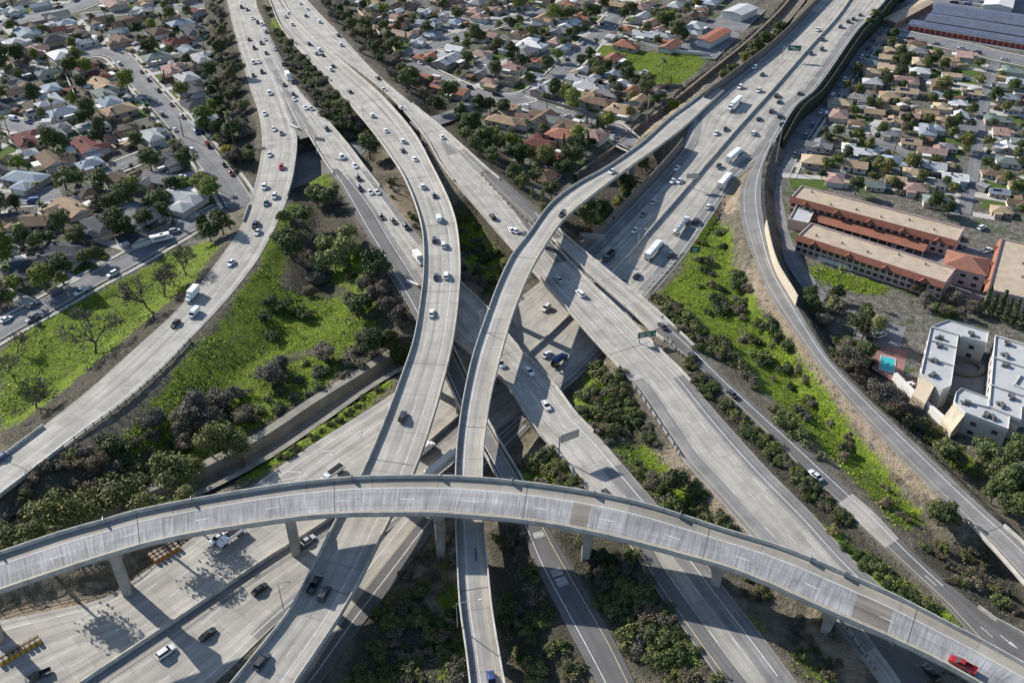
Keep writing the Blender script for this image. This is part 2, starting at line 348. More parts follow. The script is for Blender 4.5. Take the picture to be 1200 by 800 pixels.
# ------------------------------------------------------------------ terrain
PXPOLY = {   # ground cover read from the photograph, in its pixels
 'grass': [[(0,512),(0,410),(60,372),(150,325),(215,290),(245,282),(256,290),(225,330),(150,392),(60,468)],
   [(205,440),(232,400),(262,380),(290,330),(318,300),(335,305),(325,335),(345,345),(380,350),(440,350),(425,400),(345,412),(300,430),(290,470),(235,510),(150,535),(140,520)],
   [(395,352),(436,348),(445,378),(430,400),(390,412),(365,400)], [(235,560),(300,545),(380,495),(440,450),(470,446),(380,512),(290,567)],
   [(360,208),(385,205),(395,225),(375,235)], [(318,15),(330,25),(335,50),(318,35)], [(385,110),(415,125),(405,140),(382,125)],
   [(532,240),(560,262),(585,300),(600,325),(560,330),(530,270)], [(810,255),(830,245),(850,270),(868,320),(878,345),(905,380),(960,450),(1020,530),(1085,610),(1060,625),(985,545),(900,460),(830,400),(785,370),(770,350),(800,320)],
   [(672,470),(690,440),(735,470),(745,510),(700,500)], [(720,520),(760,520),(815,580),(840,610),(815,620),(760,570)], [(215,525),(250,470),(330,430),(400,408),(398,440),(300,498),(235,545)], [(300,300),(345,235),(362,250),(330,305)], [(395,255),(420,290),(445,335),(420,342),(388,330)], [(690,430),(715,440),(700,470),(676,500)],
   [(610,545),(650,530),(670,560),(650,580),(615,575)], [(944,600),(1000,640),(1060,688),(1135,735),(1140,755),(1105,750),(1030,702),(970,652)],
   [(520,680),(540,690),(545,800),(515,800)], [(700,55),(720,52),(765,62),(820,65),(825,75),(800,98),(770,100),(755,85),(730,80),(700,66)],
   [(945,305),(985,318),(1040,333),(1042,348),(1010,345),(950,325)], [(1090,350),(1125,358),(1130,372),(1095,365)], [(1115,520),(1150,540),(1140,560),(1110,545)],
   [(460,50),(487,62),(470,66),(455,56)], [(850,720),(900,730),(890,745)], [(930,770),(960,772),(985,800),(945,800)], [(745,740),(790,735),(830,780),(800,790),(760,770)]],
 'dirt': [[(0,757),(0,722),(60,695),(115,670),(135,690),(120,700),(60,716)], [(150,665),(175,650),(212,640),(170,668)], [(300,507),(375,455),(400,420),(430,425),(432,440),(300,520),(200,560),(200,540)],
   [(450,205),(480,230),(490,270),(470,255),(450,232)], [(740,450),(800,535),(900,640),(870,640),(790,540)], [(868,182),(900,172),(892,220),(868,250),(846,246),(852,220)],
   [(760,345),(800,305),(812,260),(790,320),(772,350)], [(860,240),(885,310),(1010,480),(1130,610),(1160,650),(1140,640),(1070,580),(1000,500),(925,405),(880,340)],
   [(500,680),(532,640),(536,690),(520,800),(530,800)], [(690,470),(760,530),(800,540),(880,640),(840,640),(760,560)], [(915,720),(985,728),(1030,790),(990,800)],
   [(705,168),(735,150),(835,80),(880,40),(915,10),(925,20),(880,60),(750,165),(720,190)], [(555,190),(600,225),(650,265),(640,275),(600,240)], [(430,700),(515,612),(520,640),(450,720)]],
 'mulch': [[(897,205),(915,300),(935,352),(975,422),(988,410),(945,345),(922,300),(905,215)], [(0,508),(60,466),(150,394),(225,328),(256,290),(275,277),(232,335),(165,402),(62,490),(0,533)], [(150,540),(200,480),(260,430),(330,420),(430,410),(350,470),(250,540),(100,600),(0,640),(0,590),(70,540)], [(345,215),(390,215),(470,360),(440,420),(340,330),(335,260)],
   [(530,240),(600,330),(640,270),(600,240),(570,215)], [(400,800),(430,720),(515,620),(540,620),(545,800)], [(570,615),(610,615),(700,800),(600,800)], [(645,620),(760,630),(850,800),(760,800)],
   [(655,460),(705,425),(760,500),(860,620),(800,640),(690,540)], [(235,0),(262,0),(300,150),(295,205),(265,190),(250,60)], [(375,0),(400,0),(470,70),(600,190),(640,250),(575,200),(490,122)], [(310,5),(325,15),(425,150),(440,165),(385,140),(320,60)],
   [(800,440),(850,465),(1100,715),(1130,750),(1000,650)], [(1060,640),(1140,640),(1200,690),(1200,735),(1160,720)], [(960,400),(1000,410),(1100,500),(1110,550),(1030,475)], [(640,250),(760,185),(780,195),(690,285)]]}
POLY_ID = {'grass': 0, 'dirt': 1, 'mulch': 2}
def inside(poly, X, Y):
    c = np.zeros(X.shape, bool); n = len(poly)
    for i in range(n):
        (x1, y1), (x2, y2) = poly[i], poly[(i+1) % n]
        c ^= ((y1 > Y) != (y2 > Y)) & (X < (x2-x1)*(Y-y1)/((y2-y1) or 1e-9)+x1)
    return c
def bumps(x, y): 
    return .35*np.sin(x*.11+1.3*np.sin(y*.05))+.3*np.sin(y*.13+x*.07)+.18*np.sin(x*.31-y*.27)+.12*np.sin(x*.6+y*.5)
def nearest(pts, X, Y):
    """distance to the nearest sample and its index, in chunks"""
    D = np.empty(X.size, np.float32); K = np.empty(X.size, int); P = pts[:, :2].astype(np.float32)
    for a in range(0, X.size, 20000):
        d = (X[a:a+20000, None]-P[:, 0])**2+(Y[a:a+20000, None]-P[:, 1])**2
        k = d.argmin(1); K[a:a+20000] = k; D[a:a+20000] = np.sqrt(d[np.arange(k.size), k])
    return D, K
URBAN = [[(-900,-60),(232,-60),(262,150),(300,215),(240,285),(0,410),(-900,700)], [(376,-60),(940,-60),(830,75),(735,155),(640,235),(560,160),(470,75)], [(1070,-60),(2600,-60),(2600,900),(1290,660),(1110,490),(960,380),(935,330),(905,200),(1030,20)]]
def heights(X, Y):
    X = X.ravel(); Y = Y.ravel()
    u0 = np.zeros(X.size, bool); t = Y*CP-(0-CAM_H)*SP; t = np.maximum(t, 1); px = 600+FPX*X/t; py = 400-FPX*(Y*SP-CAM_H*CP)/t
    for p in URBAN: u0 |= inside(p, px, py)
    Z = np.where(u0, 0.0, bumps(X, Y)*.8-.3).astype(np.float32)
    for r in ROADS.values():
        if r.fill <= 0 or r.key in ('W1', 'W2'): continue
        for g in (~r.br,):
            if not g.any(): continue
            d, k = nearest(r.C[g], X, Y); hw = (r.w[g]/2)[k]
            e = np.maximum(0, d-hw-1.2); rough = np.where(e > 1, bumps(X, Y)*.5, 0)*np.minimum(1, e/6)
            Z = np.maximum(Z, np.where(r.C[g][k, 2]-.14-e*r.fill > -.5, r.C[g][k, 2]-.14-e*r.fill+rough, -9))
    bank = inside([(-80,705),(-60,690),(60,655),(175,618),(215,622),(212,634),(150,668),(110,690),(0,716),(-80,738)], px, py)
    Z = np.where(bank, np.maximum(Z, 2.6+bumps(X, Y)*.4), Z)
    for r in ROADS.values():
        if not (r.cut or r.key in ('W1', 'W2')): continue
        d, k = nearest(r.C, X, Y); hw = (r.w/2)[k]
        if r.cut: Z = np.minimum(Z, r.C[k, 2]-.14+np.maximum(0, d-hw-2.5)*(.75 if r.key != 'S' else .9))
        else: Z = np.where(d < hw+1.5, -r.depth-1, Z)
    return Z
GX0, GX1, GY0, GY1, GS = -430, 430, 80, 690, 1.7
gx = np.arange(GX0, GX1+.1, GS); gy = np.arange(GY0, GY1+.1, GS)
XX, YY = np.meshgrid(gx, gy); ZZ = heights(XX, YY).reshape(XX.shape)
def ground_z(x, y):
    i = min(max((x-GX0)/GS, 0), len(gx)-1.001); j = min(max((y-GY0)/GS, 0), len(gy)-1.001); a, b = int(i), int(j); u, v = i-a, j-b
    return float((ZZ[b, a]*(1-u)+ZZ[b, a+1]*u)*(1-v)+(ZZ[b+1, a]*(1-u)+ZZ[b+1, a+1]*u)*v)
def on_ground(px, py):
    z = 0.0
    for _ in range(12):
        p = at(px, py, z); z = .5*z+.5*ground_z(p[0], p[1])
    p = at(px, py, z); return Vector((p[0], p[1], ground_z(p[0], p[1])))
def on_road(key, px, py):
    r = ROADS[key]; z = 3.0
    for _ in range(6):
        p = at(px, py, z); k = int(((r.C[:, 0]-p[0])**2+(r.C[:, 1]-p[1])**2).argmin()); z = r.C[k, 2]
    return Vector((p[0], p[1], z)), math.atan2(r.T[k, 1], r.T[k, 0])
# zones
_t = YY*CP-(ZZ-CAM_H)*SP; PX = 600+FPX*XX/_t; PY = 400-FPX*(YY*SP+(ZZ-CAM_H)*CP)/_t
zone = np.zeros(XX.shape+(4,), np.float32); zone[..., 3] = 1
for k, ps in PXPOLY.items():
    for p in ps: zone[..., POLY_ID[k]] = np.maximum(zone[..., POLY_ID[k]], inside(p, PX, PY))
urb = np.zeros(XX.shape, bool)
for p in URBAN: urb |= inside(p, PX, PY)
for c in range(3):
    a = zone[..., c]
    for _ in range(5):
        b = a.copy(); b[1:-1, 1:-1] = (a[1:-1, 1:-1]*2+a[:-2, 1:-1]+a[2:, 1:-1]+a[1:-1, :-2]+a[1:-1, 2:])/6; a = b
    zone[..., c] = a
zone[..., 3] = np.where(urb, 1, 0)
def ground_material():
    k = Nodes('ground_soil', .95, .15); g = k.n('NewGeometry').outputs['Position']; at_ = k.n('Attribute', attribute_name='zone')
    sp = k.n('SeparateColor'); k.l(at_.outputs['Color'], sp.inputs[0])
    n1 = k.noise(g, .09, 6, .65); n2 = k.noise(g, .45, 5, .65); n3 = k.noise(g, 1.8, 4, .7); n4 = k.noise(g, .028, 4)
    wild = k.ramp(n2, (.3, (.078, .070, .052)), (.5, (.14, .125, .095)), (.68, (.21, .185, .145)))
    urban = k.ramp(n2, (.28, (.06, .06, .042)), (.42, (.115, .108, .088)), (.55, (.17, .162, .145)), (.7, (.25, .238, .215)))
    lawn = k.ramp(n3, (.3, (.035, .06, .018)), (.7, (.09, .13, .035)))
    urban = k.mix(k.ramp(n1, (.52, 0.0), (.60, .75)), urban, lawn)
    col = k.mix(at_.outputs['Alpha'], wild, urban)
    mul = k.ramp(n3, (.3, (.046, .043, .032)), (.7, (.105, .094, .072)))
    dirt = k.ramp(n2, (.3, (.20, .16, .115)), (.7, (.34, .28, .205)))
    gr = k.ramp(n3, (.25, (.045, .065, .016)), (.5, (.125, .185, .018)), (.75, (.29, .345, .035)))
    gr = k.mix(1, gr, k.ramp(n2, (.3, .55), (.7, 1.25)), 'MULTIPLY')
    gr = k.mix(k.ramp(k.noise(g, .16, 5, .7), (.53, 0.0), (.70, .7)), gr, (.12, .11, .05))
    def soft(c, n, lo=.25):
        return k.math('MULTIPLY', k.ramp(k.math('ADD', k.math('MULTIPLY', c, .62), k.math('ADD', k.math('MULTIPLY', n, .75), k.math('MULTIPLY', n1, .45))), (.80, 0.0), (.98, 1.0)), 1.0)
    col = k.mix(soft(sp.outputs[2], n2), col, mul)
    col = k.mix(soft(sp.outputs[1], n2), col, dirt)
    col = k.mix(soft(sp.outputs[0], n2), col, gr)
    k.bump(k.math('ADD', k.math('MULTIPLY', n2, 1.5), n3), .5, .9)
    return k.base(col)
def make_terrain():
    nx, ny = len(gx), len(gy); v = np.stack([XX, YY, ZZ], -1).reshape(-1, 3)
    i = np.arange(nx*ny).reshape(ny, nx); q = np.stack([i[:-1, :-1], i[:-1, 1:], i[1:, 1:], i[1:, :-1]], -1).reshape(-1, 4)
    me = bpy.data.meshes.new('ground'); nv = len(v)
    # outer sheet to the horizon
    far = np.array([(-6000, -3000), (6000, -3000), (6000, 9000), (-6000, 9000)]); ci = [i[0, 0], i[0, -1], i[-1, -1], i[-1, 0]]
    v2 = np.concatenate([v, np.c_[far, np.full(4, -.3)]])
    faces = [tuple(f) for f in q]+[(ci[a], nv+a, nv+(a+1) % 4, ci[(a+1) % 4]) for a in range(4)]
    faces = [tuple(int(x) for x in f) for f in faces]
    faces = faces[:-4]+[f[::-1] for f in faces[-4:]]
    me.from_pydata(v2.tolist(), [], faces)
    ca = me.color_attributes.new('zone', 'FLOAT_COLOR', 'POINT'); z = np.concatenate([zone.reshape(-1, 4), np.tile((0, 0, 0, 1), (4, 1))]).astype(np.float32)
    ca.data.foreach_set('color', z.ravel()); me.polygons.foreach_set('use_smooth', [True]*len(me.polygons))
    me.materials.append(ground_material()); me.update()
    tag(link('ground', me), kind='structure')
make_terrain()
# ------------------------------------------------------------------ road objects
def base_road(key, name, mat, label=None, cat=None, mats2='girder'):
    r = ROADS[key]; mid = r.C[len(r.C)//2]
    root = empty(name, None); r.root = root
    if label: tag(root, label, cat)
    else: tag(root, kind='structure')
    slab(r).build('deck' if label else 'roadway', [M[mat], M[mats2]], root); return r
def patch(key, a, b, v0, v1, mat, dz=.012, name='paving_patch'):
    r = ROADS[key]; i, j = span(r, a, b); m = MB(); strip(r, m, i, j, v0, v1, dz); m.build(name, M[mat], r.root)
def lines(key, spec):
    """spec: (kind, v, colour, a, b)"""
    r = ROADS[key]; m = MB()
    for kind, v, col, *ab in spec:
        i, j = span(r, *ab) if ab else (0, len(r.s)-1)
        if kind == 'solid':
            for k in range(i, j):
                n = (r.R[k]-r.L[k])/r.w[k]*.1; n2 = (r.R[k+1]-r.L[k+1])/r.w[k+1]*.1; up = np.array((0, 0, .024))
                p, _ = pt(r, k, v); q, _ = pt(r, k+1, v)
                m.quad(p-n+up, p+n+up, q+n2+up, q-n2+up, mi=col)
        else: dashes(r, m, i+random.randint(0, 4), j, v, .15, .024, 3.0, 14.6, col)
    m.build('lane_marking', [M['white_paint'], M['yellow_paint']], r.root)
    if r.br.any():
        q = MB(); last = -99
        for k in range(len(r.s)-1):
            if r.br[k] and r.s[k]-last > 38:
                last = r.s[k]+random.uniform(-4, 9); n = r.T[k]*.08; up = np.array((0, 0, .028)); a, _ = pt(r, k, .4); b, _ = pt(r, k, -.4); q = MB(); q.quad(a-n+up, b-n+up, b+n+up, a+n+up); q.build('expansion_joint', M['joint'], r.root)
def parapet(key, v, a=None, b=None, h=.85, wd=.38, base=0.0, mat='parapet', name='parapet', own=None):
    r = ROADS[key]; i, j = (0, len(r.s)-1) if a is None else span(r, a, b)
    m = MB(); sweep(r, m, i, j, v, wd, h, base, top=wd*.6)
    if own:
        o = m.build(name, M[mat]); tag(o, own[0], own[1]); return o
    return m.build(name, M[mat], r.root)
def column(key, px, py, wb=(1.9, 3.2), flare=1.55, off=0.0):
    r = ROADS[key]; k = near_i(r, px, py); c = r.C[k]+(r.R[k]-r.L[k])/r.w[k]*off; top = c[2]-r.thick+.05; g = ground_z(c[0], c[1])-.4
    ang = math.atan2(r.T[k, 1], r.T[k, 0]); m = MB(); rings = []
    hgt = top-g
    for z, s in ((0, 1), (max(hgt-5.5, .4*hgt), 1), (hgt-2, flare*.86), (hgt, flare)):
        a, b = wb[0]/2*(1+(s-1)*.9), wb[1]/2*s; ch = .3
        P = [(-a+ch, -b), (a-ch, -b), (a, -b+ch), (a, b-ch), (a-ch, b), (-a+ch, b), (-a, b-ch), (-a, -b+ch)]
        rings.append([(c[0]+x*math.cos(ang)-y*math.sin(ang), c[1]+x*math.sin(ang)+y*math.cos(ang), g+z) for x, y in P])
    m.loft(rings); return m.build('column', M['girder'], r.root)
M['joint'] = plain('joint_sealant', (.11, .11, .11), .9, .2, .4, .6)
base_road('A1', 'freeway_roadway', 'concrete'); base_road('A2', 'freeway_roadway', 'concrete')
lane = lambda n, a, b: ['f%.4f' % (a+(b-a)*i/n) for i in range(n+1)]
lines('A1', [('dash', f, 0) for f in lane(5, .13, .93)[1:-1]]+[('solid', 'f0.12', 0), ('solid', 'f0.94', 1)])
lines('A2', [('dash', f, 0) for f in lane(5, .10, .88)[1:-1]]+[('solid', 'f0.15', 1), ('solid', 'f0.89', 0)])
patch('A2', (800,303), (300,760), -2.8, -.3, 'oldasphalt', name='paved_shoulder')
patch('A2', (760,352), (1010,30), -5.2, -.3, 'oldasphalt', name='paved_shoulder')
patch('A2', (110,800), (560,480), .2, 3.6, 'oldasphalt', name='paved_shoulder'); patch('A1', (700,300), (960,10), .2, 5.5, 'oldasphalt', name='paved_shoulder')  # first strip: paved shoulder, its dark tone also painting the shadow along the median
parapet('A2', 0.0, (-60,905), (1012,-25), 1.05, .6, own=('long concrete median barrier between the two halves of the widest freeway', 'barrier'), name='median_barrier')
# E, H, C
base_road('E', 'freeway_roadway', 'concrete')
lines('E', [('solid', 'f0.10', 1, (300,48), (880,800)), ('solid', 'f0.80', 0, (300,20), (900,800)), ('dash', 'f0.33', 0), ('dash', 'f0.57', 0)])
base_road('H', 'freeway_roadway', 'concrete')
lines('H', [('solid', 'f0.13', 1), ('solid', 'f0.88', 0), ('dash', 'f0.38', 0), ('dash', 'f0.63', 0)])
base_road('C', 'freeway_roadway', 'concrete')
lines('C', [('solid', 'f0.08', 1, (374,53), (1030,800)), ('solid', 'f0.83', 0), ('dash', 'f0.27', 0), ('dash', 'f0.46', 0), ('dash', 'f0.64', 0)])
patch('C', (570,225), (655,300), -4.6, -.4, 'asphalt'); patch('C', (530,175), (570,225), -3.6, -.4, 'oldasphalt')
patch('C', (790,440), (1040,790), -4.0, -.2, 'oldasphalt', name='paved_shoulder')
patch('C', (760,440), (1000,790), .2, 4.2, 'oldasphalt', name='paved_shoulder')
patch('C', (990,720), (1100,820), 4.4, -4.2, 'asphalt')
patch('C', (505,175), (520,193), 5, -4, 'oldasphalt')
patch('E', (740,600), (890,800), .2, 4.2, 'asphalt', name='paved_shoulder')
patch('E', (720,545), (920,800), -5.5, -.2, 'oldasphalt', name='paved_shoulder')
patch('E', (318,30), (345,95), -2.4, -.2, 'oldasphalt', name='paved_shoulder'); patch('E', (420,200), (480,290), -2.6, -.2, 'oldasphalt', name='paved_shoulder')
patch('E', (310,70), (372,165), .1, 3.4, 'oldasphalt', name='painted_gore'); patch('E', (400,215), (500,350), .1, 5.2, 'oldasphalt', name='painted_gore')
# K, G, I, J
base_road('K', 'ramp_roadway', 'asphalt'); lines('K', [('solid', 'f0.22', 0), ('solid', 'f0.80', 1, (500,380), (740,800)), ('solid', 'f0.93', 0, (400,205), (500,360))])
patch('K', (560,500), (625,600), 1.2, -1.2, 'oldasphalt')
base_road('G', 'ramp_roadway', 'asphalt'); lines('G', [('solid', 'f0.17', 1), ('solid', 'f0.72', 0, (620,250), (1110,690)), ('dash', 'f0.45', 0, (1030,620), (1200,770))])
patch('G', (655,283), (775,388), .35, -.35, 'concrete'); patch('G', (990,582), (1042,630), .2, -.2, 'concrete')
base_road('I', 'ramp_roadway', 'oldasphalt'); lines('I', [('solid', 'f0.2', 1), ('solid', 'f0.74', 0)])
base_road('J', 'ramp_roadway', 'asphalt'); lines('J', [('solid', 'f0.42', 1), ('solid', 'f0.2', 0), ('solid', 'f0.74', 0)])
patch('J', (330,820), (550,575), .1, 4.6, 'concrete', name='paved_shoulder')
base_road('S', 'street', 'street')
# flyovers
base_road('B', 'flyover_bridge', 'deck', 'wide three lane concrete flyover bending down from the upper left between two straight freeways', 'flyover')
lines('B', [('solid', 'f0.09', 1), ('solid', 'f0.74', 0), ('dash', 'f0.31', 0), ('dash', 'f0.53', 0)])
base_road('F', 'flyover_bridge', 'deck', 'narrow one lane concrete flyover curving through the middle under the high arc', 'flyover')
lines('F', [('solid', 'f0.32', 0), ('solid', 'f0.80', 1)])
patch('F', (569,640), (571,658), 4.0, -2.2, 'asphalt')
base_road('D', 'flyover_bridge', 'brown_deck', 'highest flyover, a long grooved concrete arc crossing the whole lower half', 'flyover')
r = ROADS['D']; patch('D', (-40,680), (1230,800), 3.2, -1.35, 'grooved', .010, 'grooved_lanes')
lines('D', [('solid', 'f0.285', 0), ('solid', 'f0.87', 1), ('dash', 'f0.58', 0)])
patch('D', (662,600), (687,604), 3.3, -1.2, 'brown_patch', .016); patch('D', (1010,706), (1036,719), 3.3, -1.2, 'brown_patch', .016)
for key in 'BFD':
    for v in (.19, -.19): parapet(key, v, h=1.0 if key != 'F' else .95)
for x, y, f_ in ((118,633,-2.8),(335,590,-3.2),(520,583,-1),(692,600,0),(848,645,0),(985,700,0),(-30,690,-2.5)): column('D', x, y, (2.0, 3.8), 1.7, f_)
for x, y in ((450,545), (517,420), (517,280), (500,205), (455,150), (382,680), (330,760)): column('B', x, y, (1.7, 3.0))
for x, y in ((742,190), (700,222), (640,275), (600,330), (573,415), (550,520), (553,640), (568,720)): column('F', x, y, (1.7, 2.2), 1.3)
def parapets(key, *spans):
    for v, a, b in spans: parapet(key, v, a, b)
parapets('E', (.19, (362,160), (395,212)), (-.19, (382,140), (440,215)), (.19, (505,370), (672,560)), (-.19, (505,295), (690,500)))
parapets('H', (.19, (293,235), (287,252)), (-.19, (347,158), (335,235)), (.19, (60,490), (-40,566)), (-.19, (72,526), (-40,612)))
parapets('C', (.19, (374,53), (540,222)), (.19, (600,292), (735,440)), (-.19, (480,118), (575,200)), (-.19, (645,282), (803,438)))
parapets('G', (.19, (640,275), (780,402)), (-.19, (650,265), (812,402)), (-.19, (1150,715), (1250,780)))
parapets('K', (.19, (500,395), (609,615)), (-.19, (510,360), (640,612)), )
parapets('I', (.19, (1135,614), (1235,730)), (-.19, (1163,605), (1290,740)))
parapets('S', )
def pier(key, px, py): return column(key, px, py, (1.2, 9), 1.0)
for k, x, y in (('E', 590,425), ('E', 632,465), ('C', 690,360), ('C', 735,405), ('G', 705,323), ('K', 545,465)): column(k, x, y, (1.2, 5.0), 1.1)
# ------------------------------------------------------------------ flood channel
for key in ('W1', 'W2'):
    r = ROADS[key]; m = MB(); n = len(r.s)
    for i in range(n-1):
        def ring(i):
            L, Q = r.L[i], r.R[i]; w = (Q-L)/r.w[i]; z = np.array((0, 0, 1.0)); dn = -r.depth
            gl = 2.6 if key == 'W1' else 1.2
            return [L-w*gl+z*.12, L+z*.12, L+w*.1+z*dn, Q-w*.1+z*dn, Q+z*.12, Q+w*1.6+z*.1]
        a, b = ring(i), ring(i+1)
        for j in range(5): m.quad(a[j], a[j+1], b[j+1], b[j])
    o = m.build('flood_channel', plain('channel_concrete' if key == 'W1' else 'wash_concrete', (.255, .24, .205) if key == 'W1' else (.19, .165, .135), .9, .2, .35, .25))
    tag(o, kind='structure')
# ------------------------------------------------------------------ walls
def wall_along(pts, h, wd, name, label, cat, mat, z=None, taper=.8):
    P = smooth([np.array(on_ground(*p)) if z is None else at(*p, z) for p in pts], 4); m = MB(); rings = []
    T = np.gradient(P, axis=0); T[:, 2] = 0; T /= np.linalg.norm(T, axis=1)[:, None]
    for p, t in zip(P, T):
        n = np.array((t[1], -t[0], 0)); e = np.array((0, 0, 1.0)); g = min(ground_z(p[0], p[1]), p[2])
        b = np.array((p[0], p[1], g-.6))
        rings.append([b-n*wd/2, b-n*wd/2*taper+e*(h+.6), b+n*wd/2*taper+e*(h+.6), b+n*wd/2])
    m.loft(rings); return tag(m.build(name, M[mat]), label, cat)
M['block'] = plain('block_wall', (.25, .225, .195), .9, .2, .25, .7); M['dark_block'] = plain('brown_wall', (.16, .14, .125), .9, .2, .25, .4)
M['tan_block'] = plain('tan_sound_wall', (.46, .40, .32), .9, .2, .18, .5)
def road_wall(key, a, b, v, h, wd, name, label, mat, drop=0):
    r = ROADS[key]; i, j = span(r, a, b); m = MB(); sweep(r, m, i, j, v, wd, h+drop, -drop, top=wd*.9); return tag(m.build(name, M[mat]), label, 'wall')
road_wall('A1', (690,286), (803,163), .2, 4.2, .4, 'sound_wall', 'tall brown sound wall between the widest freeway and the trees beside the narrow flyover', 'dark_block', 3)
road_wall('A1', (842,108), (985,-20), .2, 3.6, .4, 'sound_wall', 'brown sound wall along the wash at the top of the photo', 'dark_block', 3)
M['ivy_wall'] = plain('ivy_covered_wall', (.042, .046, .036), .95, .1, .5, .8)
for i_ in range(len(ROADS['A2'].w)): pass
r = ROADS['A2']; i0, j0 = span(r, (903,172), (1050,-20)); m = MB(); rg = []
for k in range(i0, j0+1):
    n = (r.R[k]-r.L[k])/r.w[k]; b = r.R[k]+n*3.0; z = np.array((0, 0, 1.0)); rg.append([b-n*.3-z*11, b-n*.3+z*.9, b+n*.3+z*.9, b+n*.3-z*11])
m.loft(rg); tag(m.build('retaining_wall', M['ivy_wall']), 'dark overgrown retaining wall holding the widest freeway above the street of the right suburb', 'wall')
parapet('A2', -.2, (903,172), (1050,-20), .9, .4)
road_wall('I', (900,262), (931,354), -.3, 3.7, .35, 'sound_wall', 'pale tan sound wall on the outer side of the curving ramp', 'tan_block', 4)
# ------------------------------------------------------------------ guard rails
def guard_rail(pts, label, gap=2.6, n=None):
    P = smooth([np.array(on_ground(*p)) for p in pts], gap); root = empty('guard_rail', P[0]); tag(root, label, 'guard rail')
    m = MB(); Q = [Vector((p[0], p[1], ground_z(p[0], p[1])+.68)) for p in P]; rings = []
    for k, q in enumerate(Q):
        t = (Q[min(k+1, len(Q)-1)]-Q[max(k-1, 0)]).normalized(); s = Vector((t.y, -t.x, 0)); o = q-Vector(P[0])
        rings.append([o+s*.05-Vector((0, 0, .17)), o+s*.05+Vector((0, 0, .17)), o-s*.05+Vector((0, 0, .17)), o-s*.05-Vector((0, 0, .17))])
    m.loft(rings); m.build('rail', M['rail_paint'], root)
    pm = MB(); pm.box((0, 0, .0), (.2, .24, 1.7)); me = pm.mesh('post', M['wood'])
    for k, q in enumerate(Q[:95]):
        t = Q[min(k+1, len(Q)-1)]-Q[max(k-1, 0)]; s = Vector((t.y, -t.x, 0)).normalized()
        link('post', me, root, q-Vector(P[0])+s*.16-Vector((0, 0, .5)), math.atan2(t.y, t.x))
guard_rail([(726,436),(740,449),(757,472),(775,500),(790,522),(797,533)], 'steel guard rail on dotted wooden posts curving round the shrubs in the middle')
guard_rail([(74,524),(100,505),(147,471),(195,428),(222,399)], 'guard rail along the outer edge of the left curving freeway')
guard_rail([(450,313),(462,333),(478,360)], 'short guard rail on the slope left of the merging asphalt ramp', 1.8)
guard_rail([(655,532),(672,556),(688,576)], 'guard rail below the tall blank sign between shrubs and freeway', 2.0)
guard_rail([(783,398),(792,410),(800,417)], 'short guard rail beside the green sign above the narrow bridge', 1.8)
guard_rail([(985,728),(1000,748),(1015,770),(1025,785)], 'guard rail on the dirt island below the right end of the high arc', 2.2)
# pavement lettering and arrows
def decal(key, px, py, polys, length, width, mat='white_paint', name='pavement_marking', flip=1):
    r = ROADS[key]; p, ang = on_road(key, px, py); m = MB(); co, si = math.cos(ang), math.sin(ang)
    for poly in polys: m.poly([(p.x+flip*(x*length*co)-y*width*si*flip, p.y+flip*x*length*si+y*width*co*flip, p.z+.03) for x, y in poly])
    m.build(name, M[mat], r.root)
rect = lambda x0, y0, x1, y1: [(x0, y0), (x1, y0), (x1, y1), (x0, y1)]
word = []
for k in range(4):     # four block letters across the lane
    y0 = -.5+k*.26; word += [rect(-.5, y0, -.05, y0+.06), rect(-.5, y0+.14, -.05, y0+.2), rect(-.5, y0+.061, -.42, y0+.139), rect(-.14, y0+.061, -.05, y0+.139)]
    word += [rect(.08, y0, .5, y0+.06), rect(.08, y0+.14, .5, y0+.2), rect(.08, y0+.061, .16, y0+.139), rect(.3, y0+.061, .37, y0+.139)]
decal('K', 628, 619, word, 5.5, 2.4); decal('K', 655, 675, word, 5.5, 2.4)
arrow = [rect(-.5, -.06, .1, .06), [(.1, -.28), (.5, 0), (.1, .28)]]
decal('G', 1167, 758, arrow, 5, 1.4); decal('G', 1180, 750, arrow, 5, 1.4)
M['gore_line'] = M['white_paint']
chev = MB(); 
def px_line(key, pts, wd=.18, mat='white_paint', name='lane_marking', lift=.026):
    r = ROADS[key]; P = [np.array(on_road(key, *p)[0]) for p in pts]; m = MB()
    for p, q in zip(P, P[1:]):
        t = (q-p)/np.linalg.norm(q-p); n = np.array((-t[1], t[0], 0))*wd/2; u = np.array((0, 0, lift)); m.quad(p-n+u, p+n+u, q+n+u, q-n+u)
    m.build(name, M[mat], r.root)
for pts in ([(315,566),(352,558),(420,506),(425,505),(422,512)], [(345,566),(395,530),(450,492)], [(338,552),(352,553),(350,560)], [(376,529),(389,528),(387,537)], [(410,509),(424,504),(424,511)]): px_line('A1', pts, .22)
for pts in ([(318,85),(345,150)], [(327,100),(352,150)]): px_line('E', pts, .3)

_g = MB(); _z = lambda x, y: tuple(at(x, y, ROADS['E'].C[near_i(ROADS['E'], x, y)][2]-.06))
_g.poly([_z(*p) for p in ((314,78),(333,108),(350,140),(364,160),(349,164),(338,130),(324,98))][::-1]); _g.build('gore_pavement', M['oldasphalt'], ROADS['E'].root)
